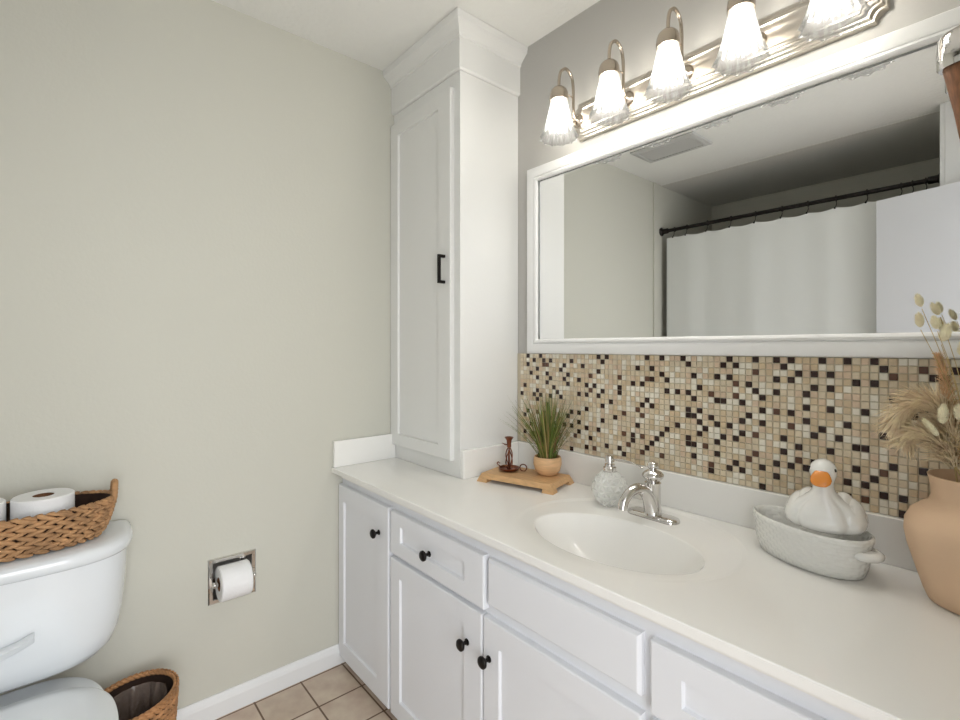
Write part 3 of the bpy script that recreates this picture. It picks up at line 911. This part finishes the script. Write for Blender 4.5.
# bunny tails
bt = [((1.691, -0.115, 1.350), (-0.25, 0, 1), 0.0085, 0.016, 'cream bunny-tail head, highest of those in front of the mirror glass'),
      ((1.692, -0.120, 1.312), (-0.1, 0, 1), 0.0100, 0.018, 'tan bunny-tail head standing furthest left over the mirror glass'),
      ((1.714, -0.112, 1.332), (-0.45, 0, 1), 0.0080, 0.016, 'brownish tilted bunny-tail head, right of the highest one'),
      ((1.715, -0.125, 1.306), (-0.2, 0, 1), 0.0090, 0.016, 'small tan bunny-tail head just above the mirror frame and left of the large cream one'),
      ((1.728, -0.120, 1.287), (0.25, 0, 1), 0.0140, 0.022, 'large cream bunny-tail head overlapping the mirror frame'),
      ((1.752, -0.118, 1.258), (0.1, 0, 1), 0.0120, 0.020, 'pale bunny-tail head at the right picture edge over the mirror frame'),
      ((1.728, -0.150, 1.138), (0.05, 0, 1), 0.0120, 0.024, 'yellowish bunny-tail head in front of the brown foxtail plume'),
      ((1.749, -0.150, 1.143), (-0.05, 0, 1), 0.0105, 0.018, 'yellow bunny-tail head at the right edge above the vase mouth'),
      ((1.712, -0.152, 1.112), (-0.7, 0, 1), 0.0080, 0.024, 'long slanting yellow bunny-tail head in front of the pampas plume')]
for j, (p, dr, rw, rl, lb) in enumerate(bt):
    p = Vector(p); dr = Vector(dr).normalized()
    rt = root + Vector((0.0 + 0.004 * math.sin(j), -0.01 + 0.004 * math.cos(j), 0))
    t = thing('bunny_tail_grass', lb, 'dried flower', rt, 'bunny-tail grasses in the clay vase')
    pb = p - dr * rl
    pth = smooth_path([rt + Vector((0, 0, -0.17)), rt + Vector((0, 0, 0.045)), rt.lerp(pb, 0.55) + Vector((0.006, -0.004, 0.03)), pb], 6)
    bm = B(); tube(bm, pth, 0.0006, 5)
    link('stalk', bm, M['stalk'], t)
    bm = B()
    rw *= 0.64; rl *= 0.72
    rot = dr.to_track_quat('Z', 'Y').to_matrix()
    blob(bm, p, (rw * 0.86, rw * 0.86, rl), 14, 10, rot)
    rnd = random.Random(50 + j)
    for i in range(420):
        a = rnd.uniform(0, 2 * PI); cz = rnd.uniform(-1, 1); sz = math.sqrt(1 - cz * cz)
        nrm = rot @ Vector((sz * math.cos(a), sz * math.sin(a), cz * 0.6))
        q = p + rot @ Vector((rw * 0.84 * sz * math.cos(a), rw * 0.84 * sz * math.sin(a), rl * cz))
        e = q + (nrm.normalized() * 0.55 + dr * 0.8).normalized() * rnd.uniform(0.003, 0.006)
        u = nrm.cross(dr)
        u = (u.normalized() if u.length > 1e-4 else Vector((1, 0, 0))) * 0.00045
        u2 = nrm.normalized() * 0.0003
        a0, a1, a2, a3 = bm.verts.new(q - u), bm.verts.new(q + u), bm.verts.new(q + u2 * 2), bm.verts.new(e)
        bm.faces.new((a0, a1, a3)); bm.faces.new((a1, a2, a3)); bm.faces.new((a2, a0, a3))
    link('flower_head', bm, M['bunny'], t)

# ================================================================== HANGING HOLDER ON THE MIRROR FRAME
t = thing('hanging_holder', 'chrome-capped tapered wooden holder hanging on the mirror frame at the right edge', 'wall holder', (1.765, -0.02, 1.80))
bm = B()
hc = Vector((1.762, -0.046, 0))
def arc(r, z, n=24, sy=0.62):
    return [hc + Vector((r * math.cos(a), sy * r * math.sin(a), z)) for a in (2 * PI * k / n for k in range(n))]
loft(bm, [arc(0.052, 1.8045), arc(0.0545, 1.808), arc(0.0555, 1.835), arc(0.0545, 1.862), arc(0.049, 1.872), arc(0.038, 1.877), arc(0.01, 1.879)])
box(bm, 1.751, 1.773, -0.016, -0.0032, 1.84, 1.92)
link('cap', bm, M['chrome'], t, smooth=50)
bm = B()
loft(bm, [arc(0.012, 1.63), arc(0.018, 1.64), arc(0.030, 1.72), arc(0.044, 1.795), arc(0.046, 1.804)])
link('wooden_body', bm, M['wood_dark'], t, smooth=50)

# ================================================================== TOILET
TY = -1.462
t = thing('toilet', 'white porcelain toilet with a rounded tank against the left wall', 'toilet', (0.35, TY, 0))
def sup(x0, x1, hw, z, k=3.4, n=64, kb=8):
    """Rounded plan outline; back edge flat against the wall."""
    out = []
    xm, hx_ = x0, (x1 - x0)
    for i in range(n):
        a = -PI / 2 + PI * i / (n - 1)
        c, s = math.cos(a), math.sin(a)
        r = (abs(c) ** k + abs(s) ** k) ** (-1 / k)
        out.append((xm + hx_ * c * r, TY + hw * s * r, z))
    out.append((x0 - 0.0, TY + hw * 0.6, z)); out.append((x0, TY, z)); out.append((x0, TY - hw * 0.6, z))
    return out
bm = B()
tk = [(0.3755, 0.10, 0.10), (0.395, 0.10, 0.10), (0.397, 0.13, 0.14), (0.405, 0.155, 0.170), (0.418, 0.185, 0.188), (0.440, 0.207, 0.200), (0.475, 0.220, 0.208), (0.53, 0.229, 0.213), (0.60, 0.235, 0.217), (0.66, 0.238, 0.219), (0.691, 0.239, 0.220)]
loft(bm, [sup(0.016, 0.016 + dx - 0.016, hw, z, 3.6) for z, hw, dx in tk])
link('tank', bm, M['porcelain'], t, smooth=60)
bm = B()
ld = [(0.6915, 0.240, 0.224), (0.693, 0.246, 0.232), (0.700, 0.251, 0.238), (0.714, 0.253, 0.240), (0.724, 0.250, 0.237), (0.731, 0.242, 0.228), (0.735, 0.225, 0.205), (0.7365, 0.18, 0.15)]
loft(bm, [sup(0.014, dx, hw, z, 3.4) for z, hw, dx in ld])
link('tank_lid', bm, M['porcelain'], t, smooth=60)
bm = B()
lv = [(-1.508, 0.514, 0.016), (-1.492, 0.521, 0.014), (-1.470, 0.528, 0.011), (-1.450, 0.534, 0.010), (-1.430, 0.542, 0.011), (-1.423, 0.545, 0.010)]
R = []
for y, z, h in lv:
    R.append([(0.219, y, z - h), (0.232, y, z - h), (0.236, y, z - h * 0.4), (0.242, y, z + h * 0.55), (0.236, y, z + h), (0.219, y, z + h)])
loft(bm, R)
tube(bm, [(0.205, -1.50, 0.518), (0.232, -1.50, 0.518)], 0.014, 16)
link('flush_lever', bm, M['porcelain'], t, smooth=40)
def egg(x0, x1, hw, z, n=64):
    out = []
    for i in range(n):
        a = 2 * PI * i / n
        c, s = math.cos(a), math.sin(a)
        k = 2.0 if c > 0 else 2.7
        r = (abs(c) ** k + abs(s) ** k) ** (-1 / k)
        xm = x0 + (x1 - x0) * 0.43
        out.append((xm + (x1 - xm if c > 0 else xm - x0) * c * r, TY + hw * s * r, z))
    return out
bm = B()
loft(bm, [egg(0.16, 0.50, 0.105, 0.0), egg(0.15, 0.51, 0.11, 0.02), egg(0.17, 0.50, 0.095, 0.10), egg(0.17, 0.54, 0.105, 0.18), egg(0.16, 0.62, 0.14, 0.27), egg(0.13, 0.68, 0.172, 0.34), egg(0.11, 0.700, 0.180, 0.36), egg(0.11, 0.700, 0.180, 0.371), egg(0.13, 0.69, 0.172, 0.375)])
link('bowl', bm, M['porcelain'], t, smooth=60)
bm = B()
loft(bm, [egg(0.235, 0.712, 0.182, 0.3755), egg(0.232, 0.716, 0.186, 0.379), egg(0.232, 0.716, 0.186, 0.386), egg(0.235, 0.712, 0.183, 0.3895)])
link('seat', bm, M['porcelain'], t, smooth=40)
bm = B()
loft(bm, [egg(0.234, 0.712, 0.183, 0.3905), egg(0.230, 0.717, 0.192, 0.392), egg(0.231, 0.715, 0.191, 0.401), egg(0.238, 0.705, 0.183, 0.4065), egg(0.27, 0.66, 0.138, 0.409)])
link('seat_lid', bm, M['porcelain'], t, smooth=40)

# ================================================================== WOVEN BASKETS
def oval(cx, cy, a_, b_, t_, k=2.0):
    c, s = math.cos(t_), math.sin(t_)
    r = (abs(c) ** k + abs(s) ** k) ** (-1 / k)
    return Vector((cx + a_ * c * r, cy + b_ * s * r, 0))

def stitch(bm, p, tdir, nrm, up, ln, ht, dp_, tilt):
    """One leaf-shaped braid loop."""
    tv = (tdir * math.cos(tilt) + up * math.sin(tilt)).normalized()
    uv_ = nrm.cross(tv).normalized()
    rot = Matrix((tv, uv_, nrm)).transposed()
    rings = []
    for s in (-0.92, -0.5, 0.0, 0.5, 0.92):
        wdt = math.sqrt(max(0.02, 1 - s * s))
        rings.append([p + rot @ Vector((s * ln, ht * wdt * math.cos(a), dp_ * wdt * math.sin(a))) for a in (2 * PI * k / 7 for k in range(7))])
    loft(bm, rings)

bz = 0.737
BCX, BCY = 0.120, -1.475
def bas(tt, s):
    """Boat-shaped basket wall: s 0 bottom .. 1 rim; ends (+-y) rise and flare."""
    c, sn = math.cos(tt), math.sin(tt)
    a_ = 0.074 + 0.032 * s ** 0.5
    b_ = 0.168 + 0.050 * s ** 0.40
    p = oval(BCX, BCY, a_, b_, tt, 2.15)
    rim = 0.098 + 0.002 * abs(sn) ** 4
    p.z = bz + 0.004 + rim * s
    return p
t = thing('woven_basket', 'boat-shaped woven basket holding toilet rolls on the toilet tank', 'basket', (BCX, BCY, bz))
bm = B()
N = 72
rings = [[bas(2 * PI * i / N, s) + (Vector((BCX, BCY, 0)) - Vector((bas(2 * PI * i / N, s).x, bas(2 * PI * i / N, s).y, 0))).normalized() * 0.004 for i in range(N)] for s in (0.0, 0.25, 0.5, 0.75, 1.0)]
inner = [[p + (Vector((BCX, BCY, p.z)) - p).normalized() * 0.007 for p in r] for r in rings[::-1]]
floor_r = [[Vector((BCX + (p.x - BCX) * k, BCY + (p.y - BCY) * k, bz + 0.005)) for p in inner[-1]] for k in (0.9, 0.4)]
loft(bm, [[Vector((BCX + (p.x - BCX) * 0.5, BCY + (p.y - BCY) * 0.5, bz + 0.0006)) for p in rings[0]], [Vector((p.x, p.y, bz + 0.0006)) for p in rings[0]]] + rings + inner + floor_r)
link('basket_shell', bm, M['wicker_dark'], t, smooth=60)
bm = B()
rows = 9
rndb = random.Random(3)
for j in range(rows):
    s = (j + 0.5) / rows
    nst = 36
    for i in range(nst):
        tt = 2 * PI * (i + 0.5 * (j % 2)) / nst
        p = bas(tt, s); q = bas(tt + 0.02, s); up = (bas(tt, min(1, s + .05)) - bas(tt, s - .05)).normalized()
        td = (q - p).normalized(); nr = td.cross(up).normalized()
        ln_ = (bas(tt + PI / nst, s) - bas(tt - PI / nst, s)).length * 0.60
        stitch(bm, p + nr * 0.0025, td, nr, up, ln_, 0.0066, 0.0068, (0.32 if j % 2 else -0.32) + rndb.uniform(-0.12, 0.12))
link('basket_weave', bm, M['wicker'], t, smooth=60)
bm = B()
for k in range(2):
    nst = 60
    for i in range(nst):
        tt = 2 * PI * (i + 0.5 * k) / nst
        p = bas(tt, 1.0); q = bas(tt + 0.02, 1.0); td = (q - p).normalized(); up = Vector((0, 0, 1)); nr = td.cross(up).normalized()
        stitch(bm, p + nr * (0.003 - 0.007 * k) + Vector((0, 0, 0.0)), td, nr, up, 0.0135, 0.0048, 0.0048, 0.35 if k else -0.35)
link('rim', bm, M['wicker'], t, smooth=60)
for s in (1, -1):
    bm = B()
    y_ = BCY + s * 0.217
    hp = smooth_path([(BCX + 0.030, y_ - s * 0.004, bz + 0.090), (BCX + 0.027, y_, bz + 0.120), (BCX + 0.016, y_ + s * 0.001, bz + 0.136), (BCX, y_ + s * 0.002, bz + 0.140), (BCX - 0.016, y_ + s * 0.001, bz + 0.136), (BCX - 0.027, y_, bz + 0.120), (BCX - 0.030, y_ - s * 0.004, bz + 0.090)], 8)
    tube(bm, hp, [0.0075 + 0.0011 * math.sin(i * 2.1) for i in range(len(hp))], 10)
    link('handle', bm, M['wicker'], t, smooth=60)

def roll(name, c, ax, r, h, label, group=None):
    """Toilet roll: paper body with cardboard core."""
    t = thing(name, label, 'toilet roll', c, group)
    bm = B()
    z0 = 0 if ax == 'z' else -h / 2
    lathe(bm, [(0.0222, z0 + 0.001), (r - 0.003, z0), (r, z0 + 0.003), (r, z0 + h - 0.003), (r - 0.003, z0 + h), (0.0222, z0 + h - 0.001)], c, 56, ax, False, False)
    link('paper', bm, M['paper'], t, smooth=40)
    bm = B()
    prof = [(0.0220, z0 + 0.0005), (0.0220, z0 + h - 0.0015), (0.0205, z0 + h - 0.0015), (0.0205, z0 + 0.0005)]
    rings = []
    for (rr_, hh) in prof:
        ring = []
        for k in range(32):
            a = 2 * PI * k / 32
            ring.append((c[0] + rr_ * math.cos(a), c[1] + rr_ * math.sin(a), c[2] + hh) if ax == 'z' else (c[0] + rr_ * math.cos(a), c[1] + hh, c[2] + rr_ * math.sin(a)))
        rings.append(ring)
    loft(bm, rings, closed=True)
    link('core', bm, M['cardboard'], t, smooth=40)
    return t
roll('toilet_roll', (BCX + 0.004, -1.408, bz + 0.0065), 'z', 0.064, 0.128, 'white toilet roll standing in the woven basket, nearer the basket handle', 'toilet rolls in the basket')
roll('toilet_roll', (BCX + 0.004, -1.543, bz + 0.0065), 'z', 0.064, 0.128, 'white toilet roll in the woven basket, cut off by the left picture edge', 'toilet rolls in the basket')

# wastebasket
WC = Vector((0.180, -1.222, 0))
t = thing('wicker_wastebasket', 'brown woven wicker wastebasket with a plastic liner between toilet and wall', 'wastebasket', WC)
def wb(tt, s):
    r = 0.088 + 0.020 * s
    return Vector((WC.x + r * 0.98 * math.cos(tt), WC.y + r * 1.0 * math.sin(tt), 0.004 + (0.268 + 0.010 * math.sin(tt)) * s))
bm = B()
rings = [[wb(2 * PI * i / 48, s) for i in range(48)] for s in (0, 0.33, 0.66, 1)]
inn = [[Vector((WC.x + (p.x - WC.x) * 0.95, WC.y + (p.y - WC.y) * 0.95, p.z + (0.006 if k == 3 else 0))) for p in r] for k, r in enumerate(rings[::-1])]
loft(bm, [[Vector((WC.x + (p.x - WC.x) * 0.4, WC.y + (p.y - WC.y) * 0.4, 0.0006)) for p in rings[0]], [Vector((p.x, p.y, 0.0006)) for p in rings[0]]] + rings + inn + [[Vector((WC.x + (p.x - WC.x) * 0.3, WC.y + (p.y - WC.y) * 0.3, 0.012)) for p in inn[-1]]])
link('basket_shell', bm, M['wicker_dark'], t, smooth=60)
bm = B()
rows = 19
for j in range(rows):
    s = (j + 0.5) / rows
    nst = 40
    for i in range(nst):
        tt = 2 * PI * (i + 0.5 * (j % 2)) / nst
        p = wb(tt, s); q = wb(tt + 0.02, s); up = Vector((0, 0, 1)); td = (q - p).normalized(); nr = td.cross(up).normalized()
        stitch(bm, p + nr * 0.0025, td, nr, up, 0.0115, 0.0058, 0.0042, (0.42 if j % 2 else -0.42) + rndb.uniform(-0.1, 0.1))
link('basket_weave', bm, M['wicker_waste'], t, smooth=60)
bm = B()
for k in range(2):
    for i in range(48):
        tt = 2 * PI * (i + 0.5 * k) / 48
        p = wb(tt, 1.0); q = wb(tt + 0.02, 1.0); td = (q - p).normalized(); up = Vector((0, 0, 1)); nr = td.cross(up).normalized()
        stitch(bm, p + nr * (0.002 - 0.007 * k) + Vector((0, 0, 0.003)), td, nr, up, 0.012, 0.0052, 0.0046, 0.5 if k else -0.5)
link('rim', bm, M['wicker_waste'], t, smooth=60)
bm = B()
rndl = random.Random(8)
ph = [rndl.uniform(0, 6.28) for _ in range(6)]
R = []
for s in [1.0 - 0.97 * k / 14 for k in range(15)]:
    r_ = []
    for i in range(90):
        tt = 2 * PI * i / 90
        p = wb(tt, s)
        wr = (0.77 - 0.05 * (1 - s)) + (0.07 * math.sin(9 * tt + ph[0] + 2 * s) + 0.05 * math.sin(17 * tt + ph[1] - 3 * s) + 0.03 * math.sin(31 * tt + ph[2] + 5 * s)) * min(1, (1.03 - s) * 4)
        r_.append(Vector((WC.x + (p.x - WC.x) * min(0.93, wr), WC.y + (p.y - WC.y) * min(0.93, wr), max(0.017, p.z - 0.012))))
    R.append([q + Vector((rndl.uniform(-.002, .002), rndl.uniform(-.002, .002), 0)) for q in r_])
loft(bm, R, cap0=False, cap1=True)
o = link('bin_liner', bm, M['liner'])
origin(o, WC + Vector((0, 0, 0.017)))
tag(o, 'crinkled clear plastic liner inside the wicker wastebasket', 'bin liner')

# ================================================================== PAPER HOLDER
t = thing('toilet_paper_holder', 'recessed chrome toilet paper holder on the left wall', 'toilet paper holder', (0, -0.918, 0.462))
hy0, hy1, hz0, hz1 = -0.996, -0.842, 0.386, 0.540
bm = B()
def ryz(i, x): return [(x, hy0 + i, hz0 + i), (x, hy1 - i, hz0 + i), (x, hy1 - i, hz1 - i), (x, hy0 + i, hz1 - i)]
loft(bm, [ryz(0.014, -0.053), ryz(0.0105, 0.0005), ryz(0, 0.0005), ryz(0.001, 0.005), ryz(0.004, 0.007), ryz(0.014, 0.0065), ryz(0.016, 0.003), ryz(0.017, -0.006), ryz(0.020, -0.050)])
link('face_plate', bm, M['chrome'], t)
for s, y in ((-1, -0.9815), (1, -0.8565)):
    bm = B()
    loft(bm, [[(0.005, y - 0.007, 0.462 - 0.014), (0.005, y + 0.007, 0.462 - 0.014), (0.005, y + 0.007, 0.462 + 0.014), (0.005, y - 0.007, 0.462 + 0.014)],
              [(0.030, y - 0.005, 0.462 - 0.009), (0.030, y + 0.005, 0.462 - 0.009), (0.030, y + 0.005, 0.462 + 0.009), (0.030, y - 0.005, 0.462 + 0.009)],
              [(0.040, y - 0.004, 0.462 - 0.005), (0.040, y + 0.004, 0.462 - 0.005), (0.040, y + 0.004, 0.462 + 0.005), (0.040, y - 0.004, 0.462 + 0.005)]])
    blob(bm, (0.033, y, 0.462), (0.010, 0.007, 0.010), 14, 8)
    link('post', bm, M['chrome'], t, smooth=40)
bm = B(); tube(bm, [(0.033, -0.980, 0.462), (0.033, -0.858, 0.462)], 0.008, 16)
link('spindle', bm, M['chrome'], t, smooth=50)
c = (0.064, -0.919, 0.462)
c = (0.0330, -0.922, 0.462)
r_ = roll('toilet_roll', c, 'y', 0.0570, 0.096, 'white toilet roll hanging in the chrome wall holder')

# ================================================================== SEEN IN THE MIRROR
t = thing('shower_rod', 'dark bronze shower rod seen in the mirror above the white curtain', 'curtain rod', (0.75, -1.93, 2.105))
RZ = 2.103
bm = B(); tube(bm, [(0.012, -1.93, RZ), (1.488, -1.93, RZ)], 0.0125, 16)
link('rod', bm, M['bronze'], t, smooth=60)
for x, s in ((0.0005, 1), (1.4995, -1)):
    bm = B(); lathe(bm, [(0.031, 0), (0.031, 0.006 * s), (0.024, 0.010 * s), (0.019, 0.016 * s), (0.019, 0.05 * s), (0.0126, 0.055 * s)], (x, -1.93, RZ), 24, 'x')
    link('flange', bm, M['bronze'], t, smooth=50)
hooks = [0.103, 0.195, 0.338, 0.491, 0.640, 0.789, 0.925, 1.062, 1.202, 1.344, 1.389, 1.44]
CT = 2.052
def cury(x): return -1.93 + 0.0045 * math.sin(x * 13) + 0.002 * math.sin(x * 31 + 1) + 0.004 * math.sin(x * 5)
def curz(x):
    # the hem sags between hooks
    for a, b in zip(hooks[:-1], hooks[1:]):
        if a <= x <= b:
            u = (x - a) / (b - a)
            return CT - 0.085 * (b - a) * 4 * u * (1 - u) * 0.9
    return CT - 0.004
bm = B()
nx = 260
zs = [1.0, 0.985, 0.97, 0.9, 0.75, 0.5, 0.25, 0.0]
front = []
for i in range(nx + 1):
    x = 0.046 + (1.462 - 0.046) * i / nx
    front.append((x, cury(x), curz(x)))
grid = []
for s in zs:
    grid.append([[bm.verts.new((x, y + dy, 0.14 + (z - 0.14) * s)) for (x, y, z) in front] for dy in (-0.0012, 0.0012)])
for k in range(len(zs) - 1):
    for sdx in (0, 1):
        for i in range(nx):
            f = (grid[k][sdx][i], grid[k][sdx][i + 1], grid[k + 1][sdx][i + 1], grid[k + 1][sdx][i])
            bm.faces.new(f if sdx == 0 else f[::-1])
    for i in (0, nx):
        bm.faces.new((grid[k][0][i], grid[k][1][i], grid[k + 1][1][i], grid[k + 1][0][i]))
for k in (0, len(zs) - 1):
    for i in range(nx):
        bm.faces.new((grid[k][0][i], grid[k][0][i + 1], grid[k][1][i + 1], grid[k][1][i]))
o = link('shower_curtain', bm, M['curtain'], smooth=60)
origin(o, (0.75, -1.93, 0.14))
tag(o, 'white fabric shower curtain reflected in the mirror', 'shower curtain')
hk = None
for j, x in enumerate(hooks):
    lb = 'small dark curtain ring holding the white shower curtain on the bronze rod'
    if hk is None:
        t = thing('curtain_hook', lb, 'curtain hook', (x, -1.93, RZ), 'curtain hooks on the shower rod')
        bm = B()
        tube(bm, [(x, -1.93 + 0.0155 * math.cos(a), RZ + 0.0155 * math.sin(a)) for a in (2 * PI * k / 20 for k in range(20))], 0.0028, 7, closed=True)
        r_ = link('ring', bm, M['bronze'], t, smooth=60)
        bm = B()
        tube(bm, smooth_path([(x, -1.920, RZ - 0.0125), (x + 0.006, -1.912, RZ - 0.032), (x + 0.004, -1.905, RZ - 0.050), (x, -1.900, RZ - 0.056), (x, -1.903, RZ - 0.062)], 4), 0.0020, 6)
        blob(bm, (x, -1.900, RZ - 0.060), (0.0055, 0.0055, 0.0055), 8, 6)
        hl = link('hook_leg', bm, M['bronze'], t, smooth=60)
        hk = (t, [r_, hl])
    else:
        c = hk[0].copy(); COL.objects.link(c); c.location = (x, -1.93, RZ)
        for ch in hk[1]:
            d = ch.copy(); COL.objects.link(d); d.parent = c
# tub behind the curtain
t = thing('bathtub', 'white bathtub in the alcove behind the shower curtain', 'bathtub', (0.75, -2.35, 0))
bm = B()
def tubr(ins, z, k=5, n=48):
    out = []
    for i in range(n):
        a = 2 * PI * (i + 0.5) / n
        c, s = math.cos(a), math.sin(a)
        r = (abs(c) ** k + abs(s) ** k) ** (-1 / k)
        out.append((0.75 + (0.747 - ins) * c * r, -2.35 + (0.385 - ins) * s * r, z))
    return out
loft(bm, [tubr(0.002, 0.0, 60), tubr(0.0, 0.40, 60), tubr(0.006, 0.41, 40), tubr(0.06, 0.41, 8), tubr(0.075, 0.40, 5), tubr(0.10, 0.20, 4), tubr(0.14, 0.09, 4), tubr(0.22, 0.07, 4)])
link('tub_shell', bm, M['porcelain'], t, smooth=40)
# ceiling vent
t = thing('ceiling_vent', 'square off-white ventilation grille on the ceiling, seen in the mirror', 'vent', (0.39, -1.33, CZ))
bm = B()
vx0, vx1, vy0, vy1 = 0.195, 0.585, -1.448, -1.212
loft(bm, [rect_xy(vx0, vx1, vy0, vy1, CZ - 0.0005), rect_xy(vx0, vx1, vy0, vy1, CZ - 0.010, 0.002), rect_xy(vx0, vx1, vy0, vy1, CZ - 0.016, 0.020), rect_xy(vx0, vx1, vy0, vy1, CZ - 0.016, 0.034), rect_xy(vx0, vx1, vy0, vy1, CZ - 0.006, 0.036)])
link('vent_frame', bm, M['vent'], t)
bm = B()
for k in range(9):
    y = vy0 + 0.044 + k * 0.0185
    loft(bm, [[(vx0 + 0.036, y, CZ - 0.0145), (vx0 + 0.036, y + 0.012, CZ - 0.0075), (vx0 + 0.036, y + 0.0135, CZ - 0.0085), (vx0 + 0.036, y + 0.0015, CZ - 0.0155)],
              [(vx1 - 0.036, y, CZ - 0.0145), (vx1 - 0.036, y + 0.012, CZ - 0.0075), (vx1 - 0.036, y + 0.0135, CZ - 0.0085), (vx1 - 0.036, y + 0.0015, CZ - 0.0155)]])
link('louvres', bm, M['vent'], t)
